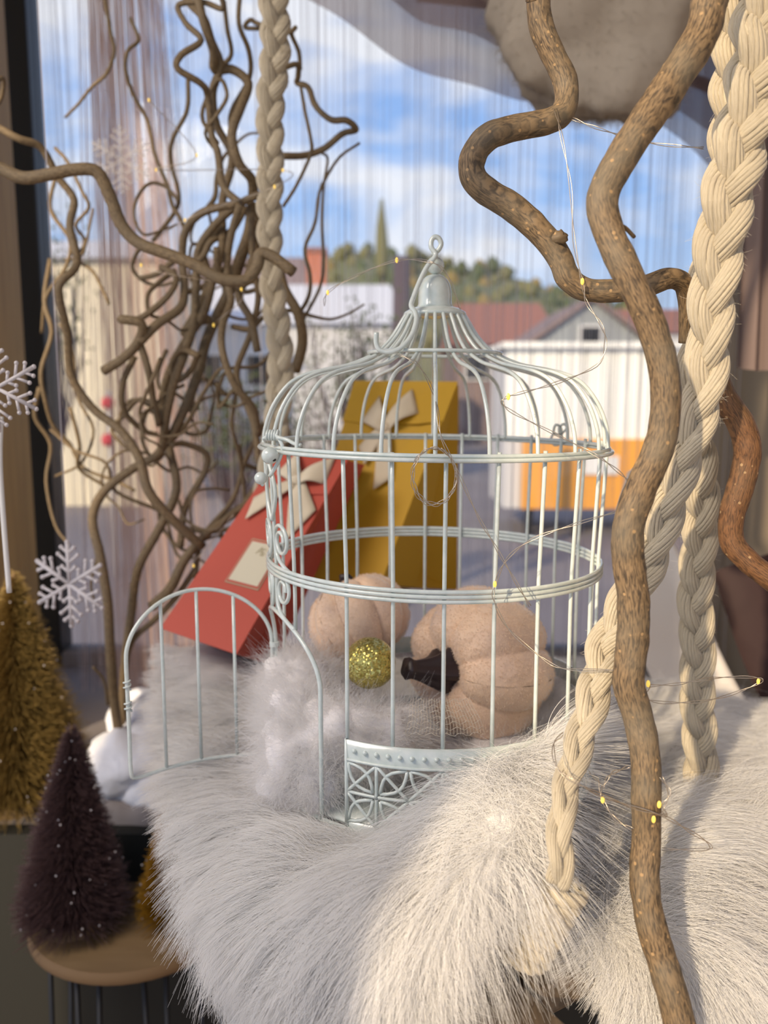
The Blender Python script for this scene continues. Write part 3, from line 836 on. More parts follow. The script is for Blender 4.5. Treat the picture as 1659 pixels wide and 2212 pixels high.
# cap, bell and knob
MB().lathe([(0.0001, 0.0615), (0.012, 0.0615), (0.0175, 0.0600), (0.0218, 0.0575), (0.0226, 0.0560), (0.0215, 0.0548), (0.016, 0.0555), (0.0001, 0.0555)], (CX, CY, 0), 40).build('cap_disc', M['cage'], cage)
MB().lathe([(0.0001, 0.0605), (0.0123, 0.0605), (0.0126, 0.0620), (0.0119, 0.0632), (0.0118, 0.0690), (0.0115, 0.0730), (0.0106, 0.0770), (0.0088, 0.0803), (0.0062, 0.0826), (0.0032, 0.0838), (0.0001, 0.0841)], (CX, CY, 0), 40).build('bell_finial', M['cage'], cage)
MB().sphere((CX, CY, 0.0902), 0.0063, 20, 14).build('knob', M['cage'], cage)
# hook: loop at the top and long arm hanging to the left
hk = smooth(Ppath([(934, 549, .606), (947, 540, .604), (953, 527, .604), (948, 515, .604), (939, 512, .604), (932, 520, .604), (932, 535, .603), (941, 548, .602), (936, 560, .601), (922, 577, .600), (908, 605, .597), (895, 637, .592), (888, 660, .588), (897, 675, .583), (899, 693, .578), (890, 722, .572), (870, 748, .567), (845, 760, .565), (822, 757, .565), (813, 742, .565), (813, 718, .565)]), 5)
MB().tube(hk, 0.00175, 10).build('hook', M['cage'], cage)
# base band and rim
band = MB()
thb = np.linspace(-30, 258, 97)
def strip(z0, z1, r0, r1, off=0):
    G = np.array([[cyl(t, z, r) for t in thb] for z, r in ((z0, r0), (z0, r0 - .0016), (z1, r1 - .0016), (z1, r1), (z0, r0))])
    return MB().grid(G)
strip(ZR - 0.0135, ZR, RB + .0012, RB + .0022).build('base_rim', M['cage'], cage)
strip(ZB, ZB + 0.006, RB + .0012, RB + .0012).build('base_foot', M['cage'], cage)
MB().tube(np.array([cyl(-30, z, RB + .0012) for z in (ZB - .004, ZR)]), 0.0013, 8).build('base_edge', M['cage'], cage)
MB().tube(np.array([cyl(t, ZR - .0135, RB + .0014) for t in thb]), 0.0011, 6).build('rim_bead_line', M['cage'], cage)
proto = None
for k in range(40):
    th = -27 + k * 3.6
    if th > 112: break
    c = cyl(th, ZR - 0.0065, RB + .0022)
    if proto is None:
        proto = MB().sphere(c, 0.00165, 8, 6).build('rim_pearl', M['cage'], cage); base_c = c
        proto['_'] = 1; del proto['_']
    else:
        o = proto.copy(); col.objects.link(o); o.parent = cage; o.location = tuple(c - base_c)
lat = MB()
zl0, zl1 = ZB + 0.005, ZR - 0.0145
hh = (zl1 - zl0) / 2
zm = (zl0 + zl1) / 2
sa = math.degrees(hh / RB)
def onb(u, w_):
    return cyl(-30 + u * sa, zm + w_ * hh, RB + .0008)
ncell = int(150 / sa / 2)
for c in range(ncell):
    u0 = 1 + 2 * c
    def arc(a, b, bulge):
        a = np.array(a, float); b = np.array(b, float); d = b - a; nrm_ = np.array([-d[1], d[0]])
        return [a + d * t + nrm_ * bulge * math.sin(math.pi * t) for t in np.linspace(0, 1, 7)]
    ls = []
    for sx in (-1, 1):
        for sy in (-1, 1):
            ls.append(arc((u0 + sx * .12, sy * .12), (u0 + sx * .95, sy * .95), .24)); ls.append(arc((u0 + sx * .12, sy * .12), (u0 + sx * .95, sy * .95), -.24))
            ls.append([np.array((u0 + sx, sy * .0)), np.array((u0 + sx * .5, sy * .5)), np.array((u0, sy * 1.0))])
    ls.append([np.array((u0 - 1, 0)), np.array((u0 + 1, 0))]); ls.append([np.array((u0, -1)), np.array((u0, 1))])
    for q in ls:
        pp = np.array([onb(*x) for x in q])
        if len(pp) < 4: pp = np.array([onb(*(np.asarray(q[0]) + (np.asarray(q[-1]) - np.asarray(q[0])) * t)) if len(q) == 2 else onb(*(smooth(q, 3)[int(round(t * (len(smooth(q, 3)) - 1)))])) for t in np.linspace(0, 1, 7)])
        lat.tube(pp, 0.00118, 6)
    for s_ in (-1, 1):
        lat.sphere(onb(u0, 0), 0.0017, 8, 6)
lat.build('lattice_panel', M['cage'], cage)
# floor tray
MB().lathe([(0.0001, ZB + 0.001), (RB - .002, ZB + 0.001), (RB - .002, ZB + .003), (0.0001, ZB + .003)], (CX, CY, 0), 48).build('tray', M['cage'], cage)
# scroll work beside the door
def scroll(pts, r=WR * 1.05):
    s = smooth(pts, 6)
    MB().tube(np.array([cyl(a_, z, rr(z) + .0012) for a_, z in s]), r, 8).build('scroll', M['cage'], cage)
MB().tube(np.array([cyl(DM, z, rr(z)) for z in np.linspace(Z1, ZA, 8)]), WR, 8).build('scroll_rod', M['cage'], cage)
lens_ = [(DM + 5.2 * math.sin(math.pi * t), -0.046 - 0.040 * t) for t in np.linspace(0, 1, 9)]
scroll(lens_); scroll([(2 * DM - a_, z) for a_, z in lens_])
for sgn in (-1, 1):
    for zc, ze in ((-0.0985, -0.1195), (-0.1325, -0.1560)):
        pts = [(DM + sgn * 15.5, ze), (DM + sgn * 9.5, ze + 0.0035), (DM + sgn * 4.0, ze + 0.0095)]
        for t in np.linspace(0, 1, 20):
            ang = R_(195 - 560 * t); r = 0.0118 * (1 - 0.62 * t ** 1.1)
            pts.append((DM + sgn * (7.6 + math.degrees(r * math.cos(ang) / RM)), zc + r * math.sin(ang)))
        scroll(pts)
# clip at the far right of the ring
clp = smooth(Ppath([(1196, 935), (1190, 950), (1200, 962), (1212, 952), (1212, 925), (1200, 918), (1196, 935), (1210, 938), (1224, 925), (1218, 916), (1208, 925), (1212, 945), (1222, 955)], 0.705), 4)
MB().tube(clp, 0.0011, 6).build('clip', M['cage'], cage)
# latch
lt = cyl(-72, Z1, RU + .003)
MB().tube(smooth(Ppath([(568, 948, .545), (590, 938, .543), (604, 950, .541), (610, 970, .540), (600, 1000, .540), (582, 1030, .540)]), 5), 0.0013, 8).build('latch_wire', M['cage'], cage)
MB().tube(smooth(Ppath([(600, 945, .540), (620, 950, .538), (635, 958, .534), (650, 962, .529)]), 4), 0.0013, 8).build('latch_tail', M['cage'], cage)
for k in range(5):
    c = P(577 + k * 5.5, 940, .545)
    MB().tube(np.array([c + 0.0032 * np.array([0.15 * math.sin(t), math.cos(t), math.sin(t) * .95]) for t in np.linspace(0, 2 * math.pi, 14, endpoint=False)]), 0.0009, 6, True).build('latch_coil', M['cage'], cage)
bd = MB().sphere(P(583, 984, .535), 0.0056, 20, 14).build('latch_bead', M['cage'], cage)
MB().sphere(P(590, 993, .5318), 0.0020, 10, 8, (1, .5, .6)).build('bore', M['hole'], bd)
MB().sphere(P(563, 1033, .536), 0.0042, 18, 12).build('latch_bead', M['cage'], cage)
MB().sphere(P(567, 1046, .536), 0.0014, 10, 8).build('latch_tip', M['cage'], cage)
# open door
hinge = cyl(DB, 0, RB + .002)
tip = np.array([-0.1834, 0.578, 0])
hinge2 = np.array([hinge[0], hinge[1], 0]); dvec = tip - hinge2; dl = np.linalg.norm(dvec); dvec /= dl
dn = np.array([-dvec[1], dvec[0], 0]);
if dn[1] < 0: dn = -dn
def dpt(u, z):
    return hinge2 + dvec * (u * dl + .002) + dn * (0.013 * math.sin(math.pi * u)) + np.array([0, 0, z])
door = MB()
pth = [dpt(0.0, -0.275 + 0), dpt(0.0, -0.24), dpt(0.0, -0.205)]
for a_ in np.linspace(0, math.pi, 15):
    pth.append(dpt(0.5 - 0.5 * math.cos(a_), -0.190 + (ZA + 0.004 + 0.190) * math.sin(a_)))
pth += [dpt(1.0, -0.215), dpt(1.0, -0.25), dpt(1.0, -0.275), dpt(0.97, -0.280)]
pth += [dpt(u, -0.281) for u in (0.85, 0.7, 0.5, 0.3, 0.15, 0.03)]
dr = door.tube(smooth(pth, 3, True), WR * 1.15, 8, True).build('door', M['cage'], cage)
for u in (0.25, 0.5, 0.75):
    zt_ = -0.190 + (ZA + 0.004 + 0.190) * math.sin(math.acos(max(-1, min(1, 1 - 2 * u))))
    MB().tube(np.array([dpt(u, -0.281), dpt(u, zt_)]), WR, 8).build('door_bar', M['cage'], dr)
for z in (-0.192, -0.258):
    c = hinge2 + np.array([0, -0.001, z])
    for k in range(3):
        MB().tube(np.array([c + [0.0032 * math.cos(t), 0.003 * math.sin(t), k * .0013 - .001] for t in np.linspace(0, 2 * math.pi, 12, endpoint=False)]), 0.0008, 6, True).build('hinge_ring', M['cage'], dr)
for z in (-0.212, -0.228):
    c = dpt(1.0, z)
    MB().tube(np.array([c + [0.0024 * math.cos(t), 0.0024 * math.sin(t), 0.0006 * t] for t in np.linspace(0, 4 * math.pi, 20)]), 0.0007, 6).build('catch_wire', M['cage'], dr)

# ------------------------------------------------------------------ plush pumpkins, ball, down, net
def pumpkin(name, label, c, R0, axis, flat, lobes, stem_len, seed, stem=True, stem_bend=(0, 0, 0), fz=16000):
    ax = Vector(axis).normalized(); q = ax.to_track_quat('Z', 'Y'); Mx = np.array(q.to_matrix())
    root = thing(name, label, 'pumpkin', c)
    c = np.asarray(c)
    nu, nv = 128, 48
    def surf(phi, th):
        seam = abs(math.cos(phi * lobes / 2)) ** 0.62
        s = math.sin(th)
        r = R0 * (1 - 0.13 * (1 - seam) * s ** 0.5)
        wr = 0.022 * math.exp(-(th / 0.9) ** 2) * noise.noise(Vector((phi * 4.5, th * 3 + seed, 9))) + 0.028 * noise.noise(Vector((phi * 2.2 + seed, th * 3, 1))) + 0.012 * noise.noise(Vector((phi * 9, th * 9 + seed, 4)))
        r *= 1 + wr
        z = flat * r * math.cos(th) * (1 - 0.42 * math.exp(-(s / 0.42) ** 2)) 
        return np.array([r * s * math.cos(phi), r * s * math.sin(phi), z])
    V = np.array([[surf(2 * math.pi * i / nu, math.pi * (j + .02) / (nv - 1 + .04)) for i in range(nu + 1)] for j in range(nv)])
    Vw = V @ Mx.T + c
    MB().grid(Vw).build('body', M['plush'], root)
    # seam stitches
    for k in range(lobes):
        phi = (2 * k + 1) * math.pi / lobes
        pp = np.array([surf(phi, t) for t in np.linspace(0.35, 2.6, 26)]) @ Mx.T + c
        MB().tube(pp, 0.00035, 5).build('seam', M['stitch'], root)
    g = np.random.default_rng(seed)
    Nn = unit(np.cross(np.gradient(Vw, axis=1), np.gradient(Vw, axis=0)))
    ii = g.integers(2, nv - 2, fz); jj = g.integers(0, nu, fz)
    a_ = g.random(fz)[:, None]; b_ = g.random(fz)[:, None]
    base = Vw[ii, jj] * (1 - a_) * (1 - b_) + Vw[ii, jj + 1] * a_ * (1 - b_) + Vw[ii + 1, jj] * (1 - a_) * b_ + Vw[ii + 1, jj + 1] * a_ * b_
    n_ = Nn[ii, jj]; n_ = n_ * np.sign((n_ * (base - c)).sum(1))[:, None]
    dd = unit(n_ * 0.8 + g.normal(0, .5, base.shape) + np.array([0, 0, -.35]))
    t = np.linspace(0, 1, 3)[None, :, None]
    hair('plush_pile', base, base[:, None] + dd[:, None] * t * 0.0017, M['plush_hair'], root, (0.00012, 0.00005))
    if stem:
        st_ = MB()
        z0 = flat * R0 * 0.50
        path = smooth([(0, 0, z0), (0, 0, z0 + stem_len * .4), tuple(np.array(stem_bend) * .5 + [0, 0, z0 + stem_len * .75]), tuple(np.array(stem_bend) + [0, 0, z0 + stem_len])], 5)
        n_s = 30
        T, Nf, Bf = frames(path)
        V2 = []
        for i, pnt in enumerate(path):
            t = i / (len(path) - 1)
            rad = R0 * (0.25 * (1 - t) ** 2.2 + 0.105 + 0.03 * max(0, t - .85) / .15)
            row = []
            for k in range(n_s):
                a0 = 2 * math.pi * k / n_s
                rr_ = rad * (1 + (0.20 * (1 - t) + 0.07) * math.cos(5 * a0))
                row.append(pnt + Nf[i] * rr_ * math.cos(a0) + Bf[i] * rr_ * math.sin(a0))
            row.append(row[0]); V2.append(row)
        V2.append([path[-1] + T[-1] * 0.001] * (n_s + 1))
        MB().grid(np.array(V2) @ Mx.T + c).build('stem', M['stem'], root)
    return root
big_c = P(1036, 1434, 0.625)
pumpkin('plush_pumpkin', 'large blush velvet pumpkin lying with dark stem facing left', big_c, 0.0600, (-0.80, -0.60, 0.08), 0.86, 7, 0.044, 4, stem_bend=(-0.004, 0.004, 0), fz=26000)
pumpkin('plush_pumpkin', 'smaller blush velvet pumpkin behind the gold ball', P(776, 1336, 0.672), 0.0425, (-0.42, 0.35, 0.83), 0.90, 8, 0.018, 9, stem_bend=(-0.006, 0, 0), fz=12000)
lf = smooth(Ppath([(1205, 1380, .66), (1212, 1395, .66), (1216, 1415, .66), (1208, 1428, .66)]), 3)
bc = P(799, 1432, 0.580)
tag(MB().sphere(bc, 0.0185, 48, 32).build('glitter_ball', M['glitter']), 'small gold glitter ball between the two pumpkins', 'bauble')

def down(name, label, ells, count, L, seed, m_h, m_s, cat='fluff'):
    root = thing(name, label, cat, ells[0][0])
    g = np.random.default_rng(seed)
    mb = MB(); P_, N_ = [], []
    tot = sum(e_[1] * e_[2] for e_ in ells)
    for i, (c, a_, b_) in enumerate(ells):
        bb = blob(c, 1.0, (a_, a_, b_), seed + i, 0.35, 2.0, 20, 14)
        mb.add(bb.v[0], bb.f)
        n = int(count * a_ * b_ / tot)
        d = unit(g.normal(0, 1, (n, 3))); d[:, 1] = -np.abs(d[:, 1]) * np.where(g.random(n) < .8, 1, -1)
        P_.append(np.asarray(c) + d * np.array([a_, a_, b_]) * 0.9); N_.append(d)
    mb.build('core', m_s, root)
    Pp = np.concatenate(P_); Nn = np.concatenate(N_); n = len(Pp)
    K = 5; t = np.linspace(0, 1, K)[None, :, None]
    ncl = max(20, n // 24); cc = g.choice(n, ncl, replace=False)
    near = np.empty(n, int)
    for s in range(0, n, 8000): near[s:s + 8000] = ((Pp[s:s + 8000, None] - Pp[cc][None]) ** 2).sum(-1).argmin(1)
    dd = unit(Nn * 0.9 + g.normal(0, .55, (ncl, 3))[near] + g.normal(0, .35, (n, 3)))
    bend = g.normal(0, .5, (n, 3))
    ln = L * g.uniform(.35, 1.2, n)[:, None, None]
    pts = Pp[:, None] + dd[:, None] * ln * t + bend[:, None] * ln * t ** 2 * .5
    pts[..., 2] -= ln[..., 0] * 0.12 * t[..., 0] ** 2
    hair('down_pile', Pp, pts, m_h, root, (0.00010, 0.00003))
    return root
down('down_garland', 'airy white down garland lying inside the cage', [
    (P(650, 1560, .58), .030, .030), (P(720, 1600, .56), .030, .030), (P(800, 1600, .56), .030, .024), (P(860, 1580, .58), .022, .022),
    (P(640, 1660, .56), .026, .036), (P(690, 1690, .54), .016, .030), (P(640, 1480, .63), .028, .028), (P(700, 1500, .64), .03, .028),
    (P(1190, 1560, .66), .030, .036), (P(1100, 1640, .58), .04, .014), (P(960, 1640, .60), .05, .012)], 46000, 0.024, 31, M['down'], M['down_skin'])
# tulle
nt = MB()
for k in range(7):
    z = -0.213 + k * 0.0021
    nt.tube(np.array([cyl(t, z + 0.0012 * math.sin(t * 1.3 + k), 0.1120 - 0.0042 * k) for t in np.linspace(-12, 14, 22)]), 0.00013, 3, caps=False)
for k in range(24):
    t0 = -12 + k * 1.13
    nt.tube(np.array([cyl(t0 + 0.5 * math.sin(j), -0.213 + j * 0.0027, 0.1120 - 0.0054 * j) for j in range(6)]), 0.00013, 3, caps=False)
tag(nt.build('tulle_net', M['net']), 'scrap of pale tulle netting under the large pumpkin', 'netting', kind='stuff')

# ------------------------------------------------------------------ gift bags
def lerp(a, b, t): return a + (b - a) * t
def bag(name, label, F, Bk, m):
    """F: front BL BR TR TL, Bk: back ones"""
    root = thing(name, label, 'gift bag', lerp(F[0], F[1], .5))
    mb = MB()
    # gusset fold on both sides
    gr = lerp(F[1], Bk[1], .5) + lerp(F[0] - F[1], 0, .9) * 0.0; gt = lerp(F[2], Bk[2], .5)
    inn = unit(F[0] - F[1]) * 0.010
    v = [F[0], F[1], F[2], F[3], Bk[0], Bk[1], Bk[2], Bk[3], lerp(gr, gt, .12) + inn * 3.2, gt + inn * 1.2, gr + inn * 0.6]
    mb.add(v, [(0, 1, 2, 3), (5, 4, 7, 6), (0, 4, 5, 10, 1), (3, 2, 9, 6, 7), (0, 3, 7, 4), (1, 10, 8, 9, 2), (10, 5, 6, 9, 8)])
    mb.build('body', m, root, False, 0.0006)
    return root
rF = [P(345, 1357, .78), P(511, 1414, .745), P(752, 992, .87), P(606, 977, .89)]
rB = [P(425, 1385, .86), P(592, 1440, .84), P(788, 1004, .93), P(650, 972, .95)]
red = bag('red_gift_bag', 'brick red paper gift bag leaning behind the cage door', rF, rB, M['red'])
def on(F, u, v, off=0.0):
    a = lerp(lerp(F[0], F[1], u), lerp(F[3], F[2], u), v)
    n = unit(np.cross(F[1] - F[0], F[3] - F[0]))
    if n[1] > 0: n = -n
    return a + n * off
def poly_on(F, uvs, off, th, name, m, root, curl=0.0):
    q = [on(F, u, v, off + curl * (abs(u - .5) * 2) ** 2) for u, v in uvs]
    return MB().slab(q, th).build(name, m, root, False, 0.0003)
poly_on(rF, [(-0.01, .80), (.25, .785), (.75, .785), (1.01, .80), (1.01, 1.005), (-0.01, 1.005)], .0002, .0014, 'flap', M['red'], red)
def ribbon(root, F, cu_, cv, s, arms):
    for i, (du, dv, w0, w1, lift_) in enumerate(arms):
        a = np.array([cu_, cv]); d = np.array([du, dv]); L_ = np.linalg.norm(d); dn_ = np.array([-d[1], d[0]]) / L_
        G = []
        for t in np.linspace(0, 1, 9):
            w = (w0 + (w1 - w0) * t) * s
            h = 0.0022 + lift_ * math.sin(math.pi * t)
            G.append([on(F, *(a + d * t + dn_ * w * k * np.array([1, .62])), h + 0.0012 * math.sin(6 * t + k)) for k in (-1, -.5, 0, .5, 1)])
        o = MB().grid(np.array(G)).build('ribbon_loop' if lift_ > .004 else 'ribbon_tail', M['felt'], root)
        so = o.modifiers.new('thick', 'SOLIDIFY'); so.thickness = 0.0012
    c = on(F, cu_, cv, .006)
    MB().sphere(c, 0.006, 12, 8, (1, .6, .9)).build('ribbon_knot', M['felt'], root)
ribbon(red, rF, .52, .84, 1.0, [(-.40, -.18, .05, .11, .002), (.38, -.22, .06, .16, .002), (-.30, .10, .05, .13, .008), (.34, .08, .05, .12, .008)])
lb = [(.42, .30), (.80, .30), (.80, .50), (.42, .50)]
poly_on(rF, [(.39, .285), (.83, .285), (.83, .515), (.39, .515)], .0004, .0003, 'label_border', M['gold_print'], red)
poly_on(rF, [(.40, .29), (.82, .29), (.82, .51), (.40, .51)], .0005, .0004, 'label_margin', M['red'], red)
lab = poly_on(rF, lb, .0008, .0006, 'label_card', M['paper'], red)
def text_on(txt, F, u, v, size, m, parent, name='lettering'):
    cu_ = bpy.data.curves.new(name, 'FONT'); cu_.body = txt; cu_.size = size; cu_.align_x = 'CENTER'; cu_.align_y = 'CENTER'; cu_.extrude = 0.0001
    cu_.materials.append(m)
    o = bpy.data.objects.new(name, cu_); col.objects.link(o)
    X = Vector(unit(F[1] - F[0])); Yv = Vector(unit(F[3] - F[0])); Zv = X.cross(Yv).normalized(); Yv = Zv.cross(X)
    p = Vector(on(F, u, v, .0018)) - world_loc(parent)
    o.matrix_local = Matrix(((X.x, Yv.x, Zv.x, p.x), (X.y, Yv.y, Zv.y, p.y), (X.z, Yv.z, Zv.z, p.z), (0, 0, 0, 1)))
    me = bpy.data.meshes.new_from_object(o, depsgraph=bpy.context.evaluated_depsgraph_get())
    mo = bpy.data.objects.new(name, me); col.objects.link(mo); mo.matrix_local = o.matrix_local.copy(); mo.parent = parent
    bpy.data.objects.remove(o)
    return mo
text_on('A', rF, .59, .460, 0.012, M['gold_print'], lab); text_on('S', rF, .63, .455, 0.012, M['gold_print'], lab)

yF = [P(640, 1260, .91), P(822, 1262, .87), P(986, 828, .96), P(768, 826, .99)]
yB = [P(830, 1270, 1.05), P(988, 1275, 1.03), P(991, 832, 1.01), P(800, 826, 1.04)]
yel = bag('yellow_gift_bag', 'mustard yellow paper gift bag standing behind the cage', yF, yB, M['yellow'])
poly_on(yF, [(-0.01, .80), (.25, .785), (.75, .785), (1.01, .80), (1.01, 1.005), (-0.01, 1.005)], .0002, .0014, 'flap', M['yellow'], yel)
ribbon(yel, yF, .47, .76, 1.0, [(-.16, -.14, .05, .10, .002), (.16, -.28, .05, .09, .002), (-.22, .10, .05, .12, .008), (.20, .14, .05, .12, .008)])

# ------------------------------------------------------------------ ropes
def rope(name, label, ctr, rad, pitch, seed, twist=0.0, fuzz=8000, group=None, yarns=17, mesh_sides=6):
    """three strand plait; ctr: world path; rad: half width"""
    g = np.random.default_rng(seed)
    top = ctr[0] + np.array([0.02, 0.02, 1.02 - ctr[0][2]])
    ext = np.array([top + (ctr[0] - top) * t for t in (0, .35, .7)])
    path = smooth(np.concatenate([ext, ctr]), 6)
    L0 = np.linalg.norm(ctr[0] - top)
    L = np.concatenate([[0], np.cumsum(np.linalg.norm(np.diff(path, axis=0), axis=1))])
    step = 0.0022
    s = np.arange(0, L[-1], step)
    path = np.stack([np.interp(s, L, path[:, k]) for k in range(3)], 1)
    for _ in range(3): path[1:-1] = (path[:-2] + path[1:-1] * 2 + path[2:]) / 4
    rr_ = rad if not np.isscalar(rad) else (rad, rad)
    Rr = np.interp((s - L0) / (L[-1] - L0), np.linspace(0, 1, len(rr_)), rr_)
    T, _, _ = frames(path)
    view = unit(path)  # wide face turned to the window passer-by, slowly twisting
    side = unit(np.cross(T, view)); nrm_ = unit(np.cross(side, T))
    tw = twist * np.sin(s * 9 + seed)
    A = side * np.cos(tw)[:, None] + nrm_ * np.sin(tw)[:, None]; B = -side * np.sin(tw)[:, None] + nrm_ * np.cos(tw)[:, None]
    root = thing(name, label, 'rope', path[-1], group)
    om = 2 * math.pi / pitch
    allp = []
    for k in range(3):
        ph = k * 2 * math.pi / 3
        x = np.sin(om * s + ph); z = np.sin(2 * (om * s + ph))
        cen = path + A * (x * Rr * 0.50)[:, None] + B * (z * Rr * 0.30)[:, None]
        Tc, Nc, Bc = frames(cen)
        mb = MB()
        for y in range(yarns):
            if y == 0: rad_off, yr = 0.0, 0.50
            else: rad_off, yr = 0.76, 0.175
            ph2 = 2 * math.pi * y / max(1, yarns - 1) + g.uniform(-.1, .1)
            tw2 = s * (2 * math.pi / (pitch * 1.25)) + ph2
            off = (Nc * np.cos(tw2)[:, None] + Bc * np.sin(tw2)[:, None] * 0.85) * (Rr * 0.47 * rad_off)[:, None]
            yp = cen + off
            mb.tube(yp, Rr * 0.47 * yr * (1.12 if y else 1.5) * (1 + 0.05 * np.sin(s * 400 + y)), mesh_sides, caps=True)
            allp.append(yp)
        mb.build('strand', M['rope'], root)
    ap = np.concatenate(allp)
    if fuzz:
        ix = g.integers(0, len(ap), fuzz); b0 = ap[ix]
        dd = unit(g.normal(0, 1, b0.shape) + np.array([0, 0, -.5])); t = np.linspace(0, 1, 5)[None, :, None]
        pts = b0[:, None] + dd[:, None] * t * 0.0055 * g.uniform(.4, 1.2, fuzz)[:, None, None] + g.normal(0, .0014, (fuzz, 1, 3)) * t ** 2
        hair('fuzz', b0, pts, M['rope_fuzz'], root, (0.00006, 0.00003))
    return root
rope('plaited_rope', 'cream plaited cotton rope slanting down to the front seat corner',
     Ppath([(1668, -120, .50), (1655, 0, .49), (1640, 130, .485), (1605, 290, .48), (1572, 430, .475), (1548, 570, .475), (1533, 700, .475), (1528, 790, .475), (1512, 880, .475), (1478, 980, .475), (1442, 1090, .475), (1400, 1210, .475), (1345, 1320, .47), (1306, 1400, .465), (1288, 1480, .45), (1262, 1570, .435), (1226, 1690, .412), (1210, 1790, .392), (1212, 1860, .385), (1205, 1915, .388)]),
     (0.0205, 0.0190, 0.0172, 0.0150, 0.0130, 0.0125, 0.0128, 0.0116, 0.0085, 0.007), 0.088, 1, 0.3)
rope('plaited_rope', 'shaded plaited rope hanging straight behind the slanted one',
     Ppath([(1610, -120, .57), (1600, 0, .57), (1590, 150, .565), (1585, 300, .56), (1560, 480, .56), (1530, 640, .56), (1512, 760, .56), (1500, 860, .56), (1500, 950, .56), (1512, 1040, .565), (1512, 1150, .57), (1502, 1290, .575), (1508, 1400, .58), (1506, 1500, .585), (1512, 1600, .588), (1515, 1680, .583), (1516, 1750, .582)]),
     (0.0185, 0.0175, 0.0155, 0.0138, 0.0135, 0.0140), 0.085, 2, 0.3)
rope('plaited_rope', 'blurred plaited rope hanging down behind the bare willow branches',
     Ppath([(592, -120, .90), (592, 0, .90), (595, 110, .90), (584, 230, .90), (584, 360, .90), (582, 480, .895), (586, 600, .89), (602, 720, .89), (606, 800, .89), (600, 880, .89), (592, 960, .89), (578, 1040, .89), (560, 1120, .89), (540, 1230, .88)]),
     (0.0175, 0.0172, 0.0155, 0.0145, 0.0155, 0.0145, 0.0125), 0.082, 3, 0.25, fuzz=0, mesh_sides=5)
# rope windings round the seat corner
wr = thing('rope_winding', 'cream rope wound tightly round the front corner of the seat', 'rope', P(1150, 2010, .42))
for k in range(7):
    t = k / 6
    c = P(1205 - 72 * t, 1915 + 140 * t, .412 - .004 * t)
    wdt = 0.0125 - .002 * t
    pts = []
    for a_ in np.linspace(0, 2 * math.pi, 28, endpoint=False):
        pts.append(c + np.array([wdt * math.cos(a_) * 1.0, .012 * math.sin(a_), -0.30 * wdt * math.cos(a_)]))
    mb = MB(); pts = np.array(pts)
    Tt, Nt, Bt = frames(pts, True)
    for y in range(3):
        tw2 = np.linspace(0, 2 * math.pi * 4, len(pts), endpoint=False) + y * 2.094
        mb.tube(pts + (Nt * np.cos(tw2)[:, None] + Bt * np.sin(tw2)[:, None]) * 0.0020, 0.0024, 6, True)
    mb.build('winding', M['rope'], wr)

# ------------------------------------------------------------------ curved branches on the right
def branch(name, label, ctr, rads, m, seed, knots=(), n=10, sides=20, parts=()):
    g = random.Random(seed)
    cw = Ppath(ctr); n_ext = 0
    if ctr[0][1] < 0:        # grows on up to the ceiling
        c0_ = cw[0]; hh_ = 1.02 - c0_[2]
        cw = np.concatenate([[c0_ + [.10, .05, hh_], c0_ + [.03, .03, hh_ * .75], c0_ + [.07, .0, hh_ * .5], c0_ + [.015, .01, hh_ * .22]], cw]); n_ext = 4 * n
    pts = smooth(cw, n)
    rad = np.interp((np.arange(len(pts)) - n_ext) / (len(pts) - 1 - n_ext), np.linspace(0, 1, len(rads)), rads)
    rad = rad * (1 + 0.05 * np.array([noise.noise(Vector((i * 0.16, seed, 0))) for i in range(len(pts))]))
    root = thing(name, label, 'branch', pts[-1])
    mb = MB().tube(pts, rad, sides)
    v = mb.v[0]
    for i in range(len(v)):
        c = pts[i // sides]
        v[i] = c + (v[i] - c) * (1 + 0.055 * noise.noise(Vector(v[i]) * 130) + 0.04 * noise.noise(Vector(v[i]) * 45))
    mb.build('stem', m, root)
    for (px, py, Y, r) in knots:
        bb = blob(P(px, py, Y), r, (1, .8, .8), seed, .5, 3, 14, 10); bb.build('knot', m, root)
    for (pp, r0, r1) in parts:
        MB().tube(smooth(Ppath(pp), 4), (r0, r1), 8).build('twig', m, root)
    return root
branch('willow_branch', 'thick curved willow branch running down in front of the ropes',
       [(1545, -80, .46), (1532, 0, .455), (1515, 75, .45), (1460, 165, .445), (1395, 260, .44), (1340, 345, .435), (1301, 430, .43), (1320, 515, .425), (1360, 600, .42), (1402, 690, .42), (1432, 790, .42), (1438, 880, .42), (1424, 965, .42), (1385, 1055, .42), (1359, 1130, .42), (1357, 1210, .42), (1368, 1300, .42), (1366, 1390, .42), (1357, 1470, .42), (1375, 1540, .42), (1392, 1620, .415), (1396, 1720, .41), (1396, 1810, .41), (1392, 1890, .405), (1400, 1970, .40), (1425, 2060, .395), (1447, 2130, .39), (1480, 2260, .385)],
       (.0088, .0088, .0080, .0072, .0075, .0080, .0084, .0080, .0076, .0078, .0083), M['bark'], 1,
       parts=(([(1330, 485, .43), (1350, 492, .435), (1370, 512, .44)], .0012, .0010),))
branch('willow_branch', 'S shaped willow branch curling left then under the thick one',
       [(1168, -80, .52), (1163, 0, .52), (1170, 60, .52), (1195, 120, .52), (1222, 180, .52), (1218, 238, .515), (1185, 262, .51), (1120, 275, .505), (1060, 293, .50), (1026, 330, .50), (1020, 375, .50), (1050, 412, .50), (1110, 450, .50), (1165, 500, .50), (1205, 550, .50), (1228, 600, .50), (1265, 625, .50), (1330, 628, .50), (1390, 620, .50), (1440, 602, .505), (1475, 612, .51), (1482, 660, .515), (1478, 740, .52)],
       (.0070, .0073, .0070, .0072, .0076, .0078, .0074, .0070, .0066, .0060, .0035), M['bark'], 2,
       knots=((1208, 515, .494, .0050),))
